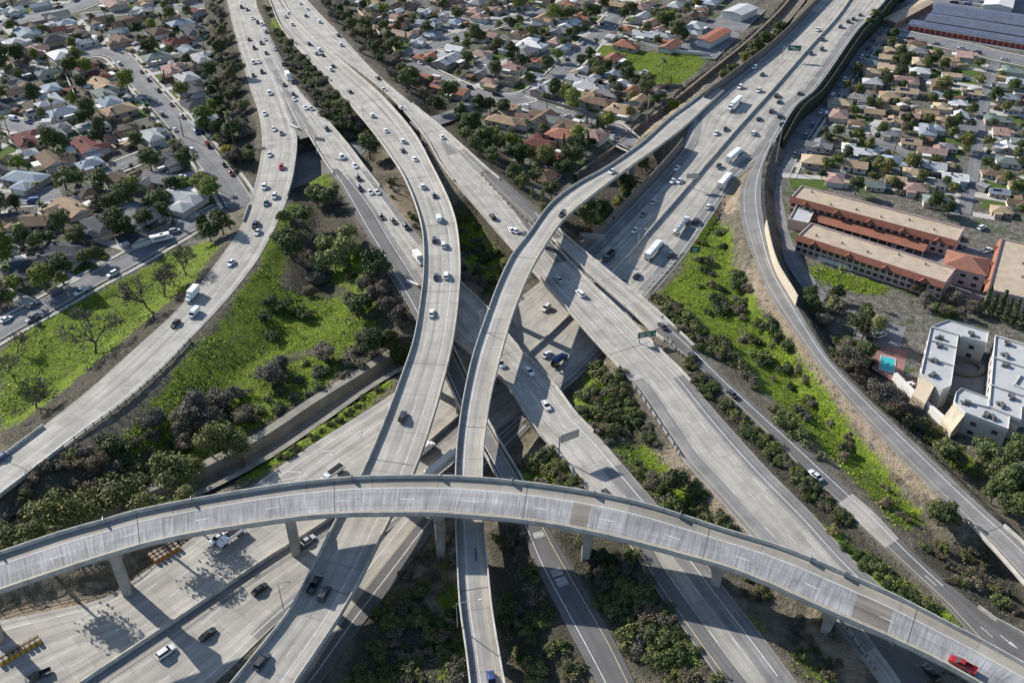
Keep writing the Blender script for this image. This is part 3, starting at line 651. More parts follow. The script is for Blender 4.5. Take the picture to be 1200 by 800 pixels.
# ------------------------------------------------------------------ plants
def leaf_quads(m, centre, rad, n, size, up=.25, flat=1.0, mi=0, shell=.55, rng=RNG):
    """n small leaf clusters spread through the outer part of an uneven ellipsoid"""
    d = rng.normal(size=(n, 3)); d /= np.linalg.norm(d, axis=1)[:, None]; d[:, 2] = np.where(d[:, 2] < -.35, -d[:, 2], d[:, 2])
    q = rng.uniform(shell, 1, n)**.6; P = d*q[:, None]*np.array(rad)+np.array(centre)
    N = d+rng.normal(scale=.55, size=(n, 3)); N[:, 2] += up; N /= np.linalg.norm(N, axis=1)[:, None]
    A = np.cross(N, rng.normal(size=(n, 3))); A /= np.linalg.norm(A, axis=1)[:, None]; Bv = np.cross(N, A)
    s = size*rng.uniform(.6, 1.25, n)[:, None]**1.7; e = rng.uniform(.5, .9, n)[:, None]
    i = len(m.v)
    V = np.stack([P-A*s-Bv*s*e*.3, P-Bv*s*e+A*s*.1, P+A*s+Bv*s*e*.2, P+Bv*s*e-A*s*.15], 1).reshape(-1, 3)
    m.v += [tuple(x) for x in V.tolist()]
    m.f += [(i+4*k, i+4*k+1, i+4*k+2, i+4*k+3) for k in range(n)]; m.uv += [None]*n; m.mi += [mi]*n
M['leaf'] = leafy('green_leaves', (.038, .052, .022), (.095, .115, .05), (.19, .205, .105))
M['dry'] = leafy('dry_twigs', (.055, .05, .044), (.125, .115, .10), (.21, .195, .175))
M['bark'] = plain('tree_bark', (.13, .105, .085), .95, .1, .3, 2)
M['palm_bark'] = plain('palm_bark', (.17, .14, .11), .95, .1, .3, 3)
def crown_round(seed, h=6.5, rad=3.2, lumps=14, per=230, size=.25, base=.3):
    g = np.random.default_rng(seed); m = MB(); lob = g.uniform(0, 6.283)
    for k in range(lumps):
        a = g.uniform(0, 6.283); rr = rad*g.uniform(.05, .72)*(1+.25*math.cos(2*(a-lob))); z = h*g.uniform(base+.08, .84)*(1.08-.22*rr/rad)
        q = rad*g.uniform(.34, .66)*(1.12-.35*z/h)
        leaf_quads(m, (rr*math.cos(a), rr*math.sin(a), z), (q, q*g.uniform(.8, 1.1), q*g.uniform(.6, .95)), int(per*(.5+q/rad)), size, rng=g, shell=.3)
    leaf_quads(m, (0, 0, h*.55), (rad*.95, rad*.95, h*.38), per*3, size, rng=g, shell=.25)
    return m
def trunk_mesh(seed, h, r, spread, n=5):
    g = random.Random(seed); m = MB(); top = (g.uniform(-.3, .3), g.uniform(-.3, .3), h*.45)
    m.tube([(0, 0, -.6), (top[0]*.4, top[1]*.4, h*.22), top], [r*1.25, r*.95, r*.75], 6)
    for k in range(n):
        a = 6.283*k/n+g.uniform(-.4, .4); e = (math.cos(a)*spread*g.uniform(.5, .9), math.sin(a)*spread*g.uniform(.5, .9), h*g.uniform(.62, .85))
        mid = tuple(top[i]*.5+e[i]*.5+(g.uniform(-.3, .3)) for i in range(3)); m.tube([top, mid, e], [r*.6, r*.38, r*.14], 5)
    return m
def bare_mesh(seed, h, r, lean=0, dens=4, spread=.95):
    g = random.Random(seed); m = MB(); tw = MB()
    def grow(p, d, L, rad, depth):
        q = p+d*L; mid = (p+q)/2+Vector((g.uniform(-1, 1), g.uniform(-1, 1), g.uniform(-.5, .5)))*L*.08
        m.tube([p, mid, q], [rad, rad*.85, rad*.66], 5 if depth < 2 else 4)
        if depth >= 4:
            for _ in range(7):
                e = (d+Vector((g.gauss(0, .6), g.gauss(0, .6), g.gauss(.15, .5)))).normalized()*L*g.uniform(.7, 1.3); s = Vector((g.gauss(0, 1), g.gauss(0, 1), g.gauss(0, 1))).normalized()*.075
                tw.quad(q-s, q+s, q+e+s*.4, q+e-s*.4)
            return
        for _ in range(dens if depth == 0 else 3):
            e = (d*.9+Vector((g.gauss(0, .55*spread), g.gauss(0, .55*spread), g.gauss(.12, .3)))).normalized()
            grow(q-d*L*g.uniform(0, .25), e, L*g.uniform(.62, .85), rad*.6, depth+1)
    grow(Vector((0, 0, -.5)), Vector((lean, 0, 1)).normalized(), h*.3, r, 0); return m, tw
def brush_mesh(seed, rad, h, n, size, lumps=5):
    g = np.random.default_rng(seed); m = MB()
    for k in range(lumps):
        a = g.uniform(0, 6.283); rr = rad*g.uniform(.2, .85) if k else 0; q = rad*g.uniform(.26, .62)
        leaf_quads(m, (rr*math.cos(a), rr*math.sin(a), h*g.uniform(.15, .42)), (q, q, h*g.uniform(.42, .62)), n//lumps, size, rng=g, shell=.35)
    return m
def palm_crown(seed, h):
    g = random.Random(seed); m = MB()
    for k in range(26):
        a = g.uniform(0, 6.283); el = g.uniform(-.5, 1.1); L = g.uniform(1.7, 2.5); P = []
        for t in (0, .33, .66, 1): P.append(Vector((math.cos(a)*L*t*math.cos(el*(1-t*.4)), math.sin(a)*L*t*math.cos(el*(1-t*.4)), h+math.sin(el)*L*t-1.1*t*t)))
        s = Vector((-math.sin(a), math.cos(a), 0)); wd = (.1, .42, .36, .05)
        for i in range(3): m.quad(P[i]-s*wd[i], P[i]+s*wd[i], P[i+1]+s*wd[i+1], P[i+1]-s*wd[i+1])
    return m
def cypress_crown(seed, h, r):
    g = np.random.default_rng(seed); m = MB()
    for k in range(9):
        z = h*(.1+.85*k/9); q = r*(1.05-.75*(k/9)**1.4); leaf_quads(m, (g.uniform(-.1, .1), g.uniform(-.1, .1), z), (q, q, h*.09), 60, .26, rng=g, up=.0)
    return m
PROTO = {}
def protos(kind, items): PROTO[kind] = items      # list of [(part name, mesh)]
protos('round', [[('crown', crown_round(10+k, 6.5+k*.3, 3.4, 13+k % 3).mesh('crown', M['leaf'])), ('trunk', trunk_mesh(k, 6.5, .2, 2.2).mesh('trunk', M['bark']))] for k in range(5)])
protos('tall', [[('crown', crown_round(30+k, 12, 4.6, 18, 300, .28, .22).mesh('crown', M['leaf'])), ('trunk', trunk_mesh(20+k, 13, .32, 3.2, 7).mesh('trunk', M['bark']))] for k in range(3)])
def bare_items(kind, n, h, r, lean, dens):
    out = []
    for k in range(n):
        a, b = bare_mesh(50+k+int(h*7), h, r, lean, dens); out.append([('branches', a.mesh('branches', M['bark'])), ('twigs', b.mesh('twigs', M['dry']))])
    protos(kind, out)
bare_items('bare', 3, 11, .28, .35, 4)
protos('dryround', [[('crown', crown_round(70+k, 4.8, 2.9, 12, 300, .15, .15).mesh('crown', M['dry'])), ('trunk', trunk_mesh(40+k, 4.6, .14, 2, 6).mesh('trunk', M['bark']))] for k in range(3)])
protos('euc', [[('crown', crown_round(90+k, 10.5, 4.0, 15, 130, .22, .36).mesh('crown', M['leaf'])), ('trunk', trunk_mesh(60+k, 11, .24, 3.2, 7).mesh('trunk', M['bark']))] for k in range(3)])
protos('shrub', [[('foliage', brush_mesh(110+k, 2.2, 1.7, 1500, .14, 7).mesh('foliage', M['leaf']))] for k in range(5)])
PROTO['bush'] = PROTO['shrub']
protos('dryshrub', [[('foliage', brush_mesh(130+k, 2.0, 1.5, 1300, .12, 6).mesh('foliage', M['dry']))] for k in range(4)])
def palm_item(k, h):
    t = MB(); t.tube([(0, 0, -.4), (.1, 0, h*.5), (0, .1, h)], [.26, .19, .16], 6); return [('crown', palm_crown(k, h).mesh('crown', M['leaf'])), ('trunk', t.mesh('trunk', M['palm_bark']))]
protos('palm', [palm_item(k, 9+2*k) for k in range(4)])
protos('cypress', [[('crown', cypress_crown(150+k, 9, 1.1).mesh('crown', M['leaf']))] for k in range(2)])
LOOK = {'round': ('broadleaf_tree', 'tree'), 'tall': ('tall_tree', 'tall tree'), 'bare': ('bare_tree', 'bare tree'), 'dryround': ('leafless_tree', 'leafless tree'), 'euc': ('eucalyptus_tree', 'eucalyptus'),
        'shrub': ('shrub', 'shrub'), 'bush': ('bush', 'bush'), 'dryshrub': ('dry_shrub', 'dry shrub'), 'palm': ('palm_tree', 'palm'), 'cypress': ('cypress_tree', 'cypress')}
TONE = {'dark': ((.62, .70, .60), 'dark green'), 'mid': ((1.0, 1.05, .9), 'mid green'), 'olive': ((1.3, 1.2, 1.0), 'olive green'), 'bright': ((1.75, 1.75, .9), 'bright green'),
        'pale': ((1.7, 1.6, 1.45), 'pale grey green'), 'gold': ((3.0, 2.2, .7), 'golden yellow'), 'grey': ((1, 1, 1), 'grey'), 'brown': ((.95, .84, .74), 'brown'), 'mauve': ((1.0, .92, .93), 'purplish grey')}
SHAPE = {'round': 'bushy tree', 'tall': 'tall tree', 'bare': 'tall bare tree', 'dryround': 'leafless tree', 'euc': 'eucalyptus tree', 'shrub': 'shrub', 'bush': 'round bush', 'dryshrub': 'dry shrub',
         'palm': 'slim palm', 'cypress': 'narrow cypress'}
PLANTS = []          # x, y, radius: to keep other things off
COUNT = {}
def plant(kind, p, s, tone, place, group=None, rz=None, sz=None, parts=True):
    if kind in ('dryshrub', 'dryround') and tone == 'dark': tone = random.choice(('grey', 'olive'))
    s *= {'round': 1.2, 'dryround': 1.1, 'tall': 1.1, 'euc': .98, 'shrub': 1.12, 'dryshrub': 1.1, 'bare': 1.15}.get(kind, 1)
    it = random.choice(PROTO[kind]); rz = random.uniform(0, 6.28) if rz is None else rz; nm, cat = LOOK[kind]
    c = TONE[tone][0]; j = random.uniform(.85, 1.15); c = tuple(x*j for x in c)
    COUNT[kind] = COUNT.get(kind, 0)+1; sc = (s, s, s*(sz or random.uniform(.85, 1.15)))
    if len(it) == 1 or not parts:
        o = link(nm, it[0][1], None, p, rz, c, sc)
    else:
        o = empty(nm, p, rz); o.scale = sc
        for part, me in it: link(part, me, o, None, 0, c if part != 'trunk' else None)
    big = 'small ' if s < .72 else ('big ' if s > 1.3 else '')
    look = big+SHAPE[kind] if kind in ('bare',) else big+TONE[tone][1]+' '+SHAPE[kind]
    tn = {'dark': 'dark grey', 'mid': 'grey brown', 'olive': 'pale brown', 'bright': 'pale brown', 'pale': 'pale grey', 'gold': 'yellow brown'}.get(tone, TONE[tone][1]) if kind in ('dryround', 'dryshrub') else {'mauve': 'dull green', 'grey': 'grey green', 'brown': 'brownish green'}.get(tone, TONE[tone][1])
    if kind != 'bare': look = big+tn+' '+SHAPE[kind]
    name_later(o, look, place, cat, group or 'plants '+place, tuple(p)); PLANTS.append((p[0], p[1], s*2)); return o
def clear_of_roads(x, y, gap=1.0):
    for r in ROADS.values():
        d = np.hypot(r.C[:, 0]-x, r.C[:, 1]-y); k = int(d.argmin())
        low = r.C[k, 2]-ground_z(x, y) < 7.5
        if d[k] < r.w[k]/2+(gap if low else .2) and (low or r.key in ('W1', 'W2')): return False
    return True
def scatter(poly, n, kinds, tones, smin, smax, place, minsep=.8, gap=1.0, group=None, tries=40):
    """n plants standing inside an area of the photograph"""
    xs = [p[0] for p in poly]; ys = [p[1] for p in poly]; got = 0; t = 0
    while got < n and t < n*tries:
        t += 1; px, py = random.uniform(min(xs), max(xs)), random.uniform(min(ys), max(ys))
        if not inside(poly, np.array([px]), np.array([py]))[0]: continue
        p = on_ground(px, py); s = random.uniform(smin, smax); k = random.choice(kinds)
        q = s*(1.6 if k in ('shrub', 'dryshrub', 'bush') else 2.6)*minsep
        if not clear_of_roads(p.x, p.y, gap+q*.5): continue
        if any((p.x-a)**2+(p.y-b)**2 < (q*.7+r*.6*minsep)**2 for a, b, r in PLANTS[-160:]): continue
        plant(k, p, s, random.choice(tones), place, group); got += 1
def plants(kind, tone, place, pts, s=1.0, **kw):
    for q in pts:
        p = on_ground(q[0], q[1]); plant(kind, p, s*(q[2] if len(q) > 2 else 1), tone, place, **kw)
# single plants read from the photograph: foot of the plant in its pixels, size factor
plants('round', 'mid', 'on the slope inside the left curve', [(372,243,1.1),(386,246,.9),(352,258,.6),(336,292,.9),(348,300,.7)], 1.05)
plants('round', 'pale', 'on the slope inside the left curve', [(383,300,1.0),(410,288,.9),(405,305,1.1),(394,318,1.0),(378,322,.9)], 1.05)
plants('tall', 'dark', 'at the tail end of the flood channel', [(440,420,.8),(458,415,.7),(470,428,.6),(427,412,.55)])
plants('dryround', 'mauve', 'on the slope inside the left curve', [(430,340,1.1),(448,345,.9),(437,352,.9),(455,366,1.0),(470,372,.9),(436,330,.8)], 1.0)
plants('dryround', 'grey', 'in the hollow beside the left curve', [(232,490,1.5),(250,500,1.35),(260,478,1.3),(240,505,1.2),(178,503,1.15),(186,496,.9)], 1.0)
plants('shrub', 'dark', 'in the hollow beside the left curve', [(130,520,1.6),(146,528,1.3),(120,530,1.0),(330,362,1.6),(318,355,1.3),(345,368,1.4),(308,375,1.2),(360,375,1.4),(322,395,1.2),(228,465,1.3)], 1.0)
plants('dryround', 'brown', 'in the hollow beside the left curve', [(112,552,.8),(122,545,.7)], 1.0)
plants('euc', 'olive', 'by the flood channel above the arc', [(268,545,1.15),(287,548,1.0),(250,540,.9),(213,577,1.15),(196,575,.9),(232,562,.7),(150,612,1.4),(165,592,.7),(85,640,1.45),(108,632,1.2),(215,588,1.3),(30,668,1.25),(60,650,1.1)], 1.2)
plants('euc', 'olive', 'behind the left end of the arc', [(58,668,1.1),(130,648,1.0),(182,630,1.15),(225,618,1.0),(15,690,1.0)], 1.2)
plants('euc', 'gold', 'by the flood channel above the arc', [(45,632,.6)], 1.0)
plants('bare', 'grey', 'on the verge above the left curve', [(176,362,1.15),(193,348,.95),(218,322,.9),(205,335,.7),(112,415,1.2),(100,420,1.0),(42,478,1.0),(20,415,.6),(15,440,.7)], 1.05)
plants('round', 'dark', 'at the corner by the street underpass', [(247,283,.9),(262,275,.9),(240,272,.7),(256,268,.7)], 1.1)
plants('round', 'mid', 'between flyover and straight freeway', [(434,186,1.25),(437,178,1.0),(430,180,.8)], 1.0)
plants('tall', 'mid', 'in the grove at the right edge', [(1150,545,.7),(1168,560,.75),(1186,545,.7),(1178,580,.7),(1195,575,.75),(1160,590,.55),(1192,610,.65),(1200,590,.6),(1175,602,.55),(1210,545,.7)], 1.0)
plants('round', 'olive', 'in the grove at the right edge', [(1104,542,.9),(1115,548,.8),(1148,560,.6)], 1.0)
plants('round', 'dark', 'on the slope between the two right ramps', [(1098,615,.9),(1092,605,.7)], 1.0)
scatter([(238,0),(262,0),(292,140),(298,205),(270,205),(256,140)], 110, ['round', 'dryround', 'dryround', 'dryshrub', 'dryround', 'bush'], ['dark', 'olive', 'grey', 'mauve', 'mauve'], .6, 1.15, 'along the upper left freeway', .28, .8)
plants('round', 'gold', 'along the upper left freeway', [(267,185,.85)])
scatter([(312,10),(326,18),(425,150),(440,168),(420,175),(380,140),(340,80)], 90, ['shrub', 'dryshrub', 'dryshrub', 'shrub'], ['dark', 'dark', 'olive', 'mauve'], .9, 1.6, 'between the upper left freeways', .4, .8)
scatter([(372,0),(400,0),(470,70),(500,108),(520,145),(490,118),(430,70),(385,20)], 75, ['round', 'dryround', 'dryshrub', 'dryround'], ['dark', 'mauve', 'olive', 'grey'], .55, 1.05, 'on the dusty freeway strip', .5, 1.5)
scatter([(520,135),(560,150),(640,215),(650,240),(630,255),(590,210),(545,172)], 34, ['round', 'round', 'tall', 'cypress'], ['dark', 'mid', 'mid', 'olive'], .5, .95, 'between straight freeway and middle suburb', .5, 1.5)
scatter([(680,270),(700,245),(770,182),(785,182),(760,205),(700,280),(688,290)], 22, ['round', 'shrub', 'round'], ['dark', 'mid', 'olive'], .6, .95, 'between narrow flyover and sound wall', .5, .8)
scatter([(772,145),(820,110),(900,45),(925,25),(905,55),(850,98),(790,150)], 22, ['round', 'tall', 'round'], ['dark', 'mid', 'olive'], .55, .95, 'between wash and widest freeway', .5, 1.0)
scatter([(700,150),(740,128),(745,140),(712,158)], 3, ['round'], ['olive'], .6, .8, 'beside the street bridge over the wash', .6, 1)
plants('round', 'bright', 'beside the street bridge over the wash', [(788,133,.8),(712,152,.8)])
scatter([(535,245),(565,265),(605,318),(580,350),(540,320)], 34, ['dryshrub', 'dryshrub', 'shrub'], ['dark', 'mauve', 'dark'], .8, 1.4, 'in the dark wedge between flyovers', .5, .6)
scatter([(450,205),(490,240),(494,290),(470,262)], 9, ['dryshrub', 'shrub'], ['brown', 'olive'], .5, .9, 'on the bare slope left of the flyover', .6, .6)
scatter([(345,210),(392,215),(400,235),(350,235)], 8, ['shrub', 'dryshrub'], ['dark', 'bright', 'mauve'], .6, 1.1, 'under the left curve by the street', .6, .6)
scatter([(675,470),(705,428),(730,440),(762,500),(748,512),(690,510)], 26, ['shrub', 'shrub', 'dryshrub'], ['dark', 'dark', 'mid', 'brown'], .9, 1.6, 'on the long island in the centre', .5, .6)
scatter([(690,515),(760,512),(800,540),(870,640),(820,625),(760,580)], 30, ['shrub', 'dryshrub', 'shrub'], ['dark', 'mid', 'mauve'], .7, 1.4, 'at the island tip in the centre', .5, .6)
plants('round', 'dark', 'at the island tip in the centre', [(795,572,.75),(784,578,.6)])
scatter([(608,545),(640,520),(665,555),(690,585),(660,575),(615,572)], 16, ['shrub', 'shrub', 'dryshrub'], ['dark', 'mid', 'olive'], .8, 1.3, 'beside the tall blank sign', .5, .6)
scatter([(645,622),(735,640),(800,700),(850,800),(770,800),(700,700)], 46, ['shrub', 'dryshrub', 'shrub'], ['dark', 'grey', 'olive', 'olive'], .7, 1.4, 'in the wedge below the high arc', .5, .5)
scatter([(575,620),(600,620),(655,735),(690,800),(605,800)], 26, ['shrub', 'shrub', 'dryshrub'], ['dark', 'olive', 'mauve'], .7, 1.5, 'between narrow flyover and lettered ramp', .55, .5)
scatter([(420,770),(440,720),(505,630),(528,660),(545,800),(415,800)], 58, ['shrub', 'shrub', 'dryshrub'], ['dark', 'olive', 'olive', 'grey'], .6, 1.25, 'left of the narrow flyover below', .5, .5)
scatter([(780,380),(800,420),(850,465),(1000,605),(980,612),(860,495),(800,440)], 34, ['shrub', 'shrub', 'dryshrub'], ['dark', 'mid', 'mauve'], .6, 1.2, 'in the hedge by the asphalt ramp', .5, .4)
scatter([(955,605),(1000,640),(1120,740),(1100,735),(1010,670)], 18, ['shrub', 'shrub'], ['dark', 'mid'], .6, 1.1, 'in the lower hedge by the arc', .5, .4)
scatter([(765,345),(800,400),(860,430),(960,540),(1060,640),(1030,610),(900,470),(850,400)], 60, ['shrub', 'shrub', 'dryshrub', 'shrub'], ['dark', 'olive', 'mauve', 'mid'], .7, 1.6, 'on the green slope between ramps', .5, .6)
scatter([(805,270),(840,255),(880,345),(920,400),(940,450),(880,420),(820,340)], 24, ['shrub', 'shrub', 'dryshrub'], ['dark', 'dark', 'mid'], .8, 1.7, 'at the upper tip of the green slope', .55, .8)
scatter([(955,405),(985,400),(1020,450),(1095,510),(1090,525),(1010,462)], 34, ['dryshrub', 'shrub', 'dryround', 'shrub'], ['mauve', 'dark', 'grey', 'olive'], .8, 1.4, 'in the brush below the apartment wall', .5, 1.2)
scatter([(1070,640),(1140,640),(1195,690),(1190,720),(1130,700)], 22, ['shrub', 'dryshrub'], ['olive', 'mid', 'brown'], .5, 1.1, 'on the bank at the lower right', .55, .6)
scatter([(915,720),(985,730),(990,790),(950,800)], 12, ['shrub', 'dryshrub'], ['dark', 'olive'], .5, 1.0, 'on the dirt island at the bottom right', .55, .5)
scatter([(846,660),(900,690),(895,705),(850,680)], 6, ['shrub', 'dryshrub'], ['brown', 'olive'], .6, .9, 'under the right half of the high arc', .55, .5)
scatter([(920,345),(1000,350),(1040,400),(1000,400),(950,380)], 14, ['round', 'euc', 'dryround'], ['dark', 'olive', 'pale'], .55, .95, 'by the parking lot above the right ramp', .55, 1)
scatter([(320,540),(440,452),(450,455),(330,545)], 22, ['shrub'], ['bright', 'mid', 'olive'], .35, .6, 'on the weedy bank beside the flood channel', .6, .3)
scatter([(1050,335),(1110,342),(1160,375),(1120,374),(1060,362)], 9, ['dryround', 'round', 'bush'], ['brown', 'olive', 'grey'], .6, 1.0, 'behind the grey apartment block', .6, 1)
scatter([(985,388),(1020,398),(1020,432),(1000,424)], 6, ['round', 'bush'], ['dark', 'olive', 'mid'], .6, .9, 'beside the brick pool deck', .55, 1)
scatter([(140,525),(250,470),(330,432),(420,412),(430,435),(310,492),(215,552),(150,575)], 60, ['shrub', 'dryshrub', 'bush', 'dryround', 'dryshrub'], ['dark', 'olive', 'grey', 'mid'], .7, 1.5, 'in the infield above the flood channel', .5, .5)
scatter([(318,255),(350,225),(400,235),(470,350),(480,395),(440,405),(345,340)], 46, ['dryround', 'dryshrub', 'bush', 'round', 'dryshrub'], ['grey', 'mauve', 'mid', 'olive', 'dark'], .6, 1.2, 'on the brown infield slope', .5, .6)
scatter([(20,560),(110,520),(160,560),(60,620),(0,640)], 30, ['dryshrub', 'bush', 'dryshrub'], ['dark', 'grey', 'olive'], .8, 1.5, 'in deep shade under the left curve', .5, .5)
scatter([(815,425),(850,468),(930,545),(1000,608),(985,618),(905,540),(835,470)], 26, ['bush', 'dryshrub', 'bush'], ['dark', 'mid', 'grey'], .6, 1.1, 'beside the narrow asphalt ramp', .45, .3)
scatter([(960,610),(1010,645),(1120,735),(1100,735),(1000,662)], 20, ['bush', 'dryshrub', 'bush'], ['mid', 'dark', 'bright'], .5, 1.0, 'on the green strip by the arc', .45, .3)
scatter([(815,260),(850,270),(880,350),(960,460),(1040,570),(1075,625),(1040,600),(930,480),(850,400),(800,345)], 34, ['bush', 'dryshrub', 'bush'], ['dark', 'olive', 'mid'], .5, 1.2, 'amid the weeds between the right ramps', .5, .6)
# ---- stuff: uncountable weeds and grass tufts over the green ground, dry litter elsewhere
def cover(name, zi, thr, n, size, col, hmul):
    g = np.random.default_rng(zi+3); m = MB(); cand = np.argwhere((zone[..., zi] > thr) & (PX > -30) & (PX < 1230) & (PY > -20) & (PY < 830) & (YY < 520))
    pick = cand[g.integers(0, len(cand), n)]; P = []
    x = XX[pick[:, 0], pick[:, 1]]+g.uniform(-GS, GS, n); y = YY[pick[:, 0], pick[:, 1]]+g.uniform(-GS, GS, n); ok = np.ones(n, bool)
    clump = bumps(x*2.3, y*2.3)+g.normal(scale=.25, size=n); ok &= clump > .1
    for r in ROADS.values():
        d, k = nearest(r.C, x, y); ok &= ~((d < r.w[k]/2+.7) & ((r.C[k, 2] < 3) | ~r.br[k]))
    x, y = x[ok], y[ok]; z = np.array([ground_z(a, b) for a, b in zip(x, y)]); n = len(x)
    N = g.normal(scale=.5, size=(n, 3)); N[:, 2] = 1; N /= np.linalg.norm(N, axis=1)[:, None]
    A = np.cross(N, g.normal(size=(n, 3))); A /= np.linalg.norm(A, axis=1)[:, None]; Bv = np.cross(N, A); s = size*g.uniform(.5, 1.4, n)[:, None]
    P = np.stack([x, y, z+hmul*g.uniform(.1, 1, n)], 1); V = np.stack([P-A*s, P-Bv*s*.7, P+A*s, P+Bv*s*.7], 1).reshape(-1, 3)
    me = bpy.data.meshes.new(name); me.from_pydata(V.tolist(), [], [(4*i, 4*i+1, 4*i+2, 4*i+3) for i in range(n)]); me.materials.append(col); me.update()
    return tag(link(name, me), kind='stuff')
o = cover('weeds', 0, .3, 70000, .24, leafy('weed_leaves', (.05, .08, .013), (.145, .21, .022), (.34, .40, .05)), .5)
tag(o, 'bright green weeds carpeting the slopes', 'weeds')
o = cover('dry_undergrowth', 2, .3, 52000, .22, M['dry'], .5); tag(o, 'dry brown undergrowth carpeting the verges', 'undergrowth')
# ------------------------------------------------------------------ vehicles
M['paint'] = tinted('car_paint', .3, .5, .03, .3, .5)
M['glass'] = plain('car_glass', (.012, .014, .018), .08, .6, .05)
M['tyre'] = plain('tyre_rubber', (.02, .02, .02), .9, .2, .1)
M['lamp'] = plain('head_lamp', (.75, .75, .72), .2, .6, .05); M['tail'] = plain('tail_lamp', (.25, .01, .01), .3, .5, .05)
M['chrome'] = plain('wheel_metal', (.35, .35, .36), .35, .5, .05, 1, .7)
M['tank'] = plain('tank_aluminium', (.55, .56, .58), .25, .5, .1, 1, .5)
M['vwhite'] = plain('white_cargo_box', (.72, .72, .71), .6, .3, .06)
def shell(m, secs, mi=0):
    """secs: x, half width at the sill, half width at the top, z low, z top"""
    rings = []
    for x, w0, w1, z0, z1 in secs:
        zm = z0+(z1-z0)*.55
        rings.append([(x, -w0*.9, z0), (x, -w0, z0+.12), (x, -w0, zm), (x, -w1, z1), (x, w1, z1), (x, w0, zm), (x, w0, z0+.12), (x, w0*.9, z0)])
    m.loft(rings, mi)
def cabin(m, base, top, z0, z1, w0, w1, glass=1, paint=0):
    """glazed cabin with pillars' outline and a painted roof"""
    (a, b), (c, d) = base, top
    P = [(a, -w0, z0), (b, -w0, z0), (b, w0, z0), (a, w0, z0)]; Q = [(c, -w1, z1), (d, -w1, z1), (d, w1, z1), (c, w1, z1)]
    m.loft([P, Q], glass, caps=False)
    R2 = [(x*.97+(c+d)*.015, y*.88, z1+.05) for x, y, z in Q]; m.loft([Q, R2], paint, caps=False); m.poly(R2, paint)
VEH = {}
def wheel_mesh():
    m = MB(); rings = []
    for y, q in ((-.11, .30), (-.1, .34), (.1, .34), (.11, .30)): rings.append([(q*math.cos(6.2832*k/12), y, q*math.sin(6.2832*k/12)) for k in range(12)])
    m.loft(rings, 0); r2 = [[(.2*math.cos(6.2832*k/10), y, .2*math.sin(6.2832*k/10)) for k in range(10)] for y in (-.125, .125)]
    m.loft(r2, 1); return m.mesh('wheel', [M['tyre'], M['chrome']])
WHEEL = wheel_mesh()
def vehicle_proto(kind, L, W, body, extra, wheels, lights=True):
    b = MB(); body(b); g = MB(); parts = extra(g) if extra else []
    VEH[kind] = dict(L=L, W=W, body=b, glass=g, wheels=wheels, lights=lights, cache={}, parts=parts)
def sedan_b(m):
    shell(m, [(-2.32,.72,.66,.3,.72), (-2.15,.86,.80,.24,.92), (-1.3,.91,.84,.2,.97), (0,.92,.85,.2,.95), (1.1,.91,.84,.2,.90), (1.95,.87,.78,.22,.76), (2.32,.70,.62,.3,.60)])
vehicle_proto('sedan', 4.7, 1.84, sedan_b, lambda m: cabin(m, (-1.75, 1.05), (-1.05, .28), .94, 1.42, .80, .60), [(-1.4, .8), (1.42, .8)])
def suv_b(m):
    shell(m, [(-2.35,.80,.76,.36,.95), (-2.2,.93,.86,.28,1.1), (-1.2,.96,.88,.26,1.12), (.9,.96,.88,.26,1.1), (2.0,.92,.84,.28,.98), (2.35,.78,.7,.36,.78)])
vehicle_proto('suv', 4.8, 1.92, suv_b, lambda m: cabin(m, (-2.2, 1.15), (-1.95, .5), 1.1, 1.72, .86, .70), [(-1.45, .84), (1.45, .84)])
def pick_b(m):
    shell(m, [(.2,.97,.9,.34,1.12), (1.1,.97,.9,.34,1.12), (2.4,.95,.87,.34,1.04), (2.85,.84,.76,.4,.85)])
    shell(m, [(-2.85,.95,.95,.42,.62), (.2,.97,.97,.36,.62)])
    for y in (-.91, .91): m.box((-1.32, y, .86), (3.05, .1, .5))
    m.box((-2.8, 0, .86), (.1, 1.8, .5)); m.box((.15, 0, .86), (.1, 1.8, .5))
vehicle_proto('pickup', 5.7, 1.95, pick_b, lambda m: cabin(m, (-.55, 1.35), (-.4, .65), 1.1, 1.75, .87, .70), [(-1.75, .84), (1.85, .84)])
def van_b(m):
    shell(m, [(-2.7,.95,.86,.4,2.05), (-2.6,.98,.9,.35,2.15), (.9,.98,.9,.32,2.15), (1.5,.97,.84,.32,1.75)]); shell(m, [(1.5,.97,.9,.32,1.2), (2.3,.93,.8,.34,1.05), (2.7,.8,.7,.4,.85)])
vehicle_proto('van', 5.5, 1.98, van_b, lambda m: m.loft([[(2.2, -.82, 1.08), (2.2, .82, 1.08), (1.5, .9, 1.14), (1.5, -.9, 1.14)], [(1.62, -.72, 1.72), (1.62, .72, 1.72), (1.45, .8, 1.76), (1.45, -.8, 1.76)]], 1), [(-1.7, .86), (1.75, .86)])
def cabtruck(m, x): 
    shell(m, [(x-1.1,1.0,.98,.6,2.2), (x+.2,1.02,.98,.55,2.3), (x+.75,1.0,.9,.55,1.5), (x+1.5,.95,.85,.55,1.3)])
def box_b(m): cabtruck(m, 2.3); m.box((-1.2, 0, 2.1), (5.2, 2.3, 2.5), 0, 3); m.box((-.6, 0, .72), (6.2, 1.0, .3), 0, 2)
vehicle_proto('box_truck', 7.4, 2.3, box_b, lambda m: m.loft([[(2.95, -.9, 1.5), (2.95, .9, 1.5), (2.3, .97, 1.5), (2.3, -.97, 1.5)], [(2.6, -.85, 2.2), (2.6, .85, 2.2), (2.3, .9, 2.24), (2.3, -.9, 2.24)]], 1), [(-2.4, .95), (2.6, .9)])
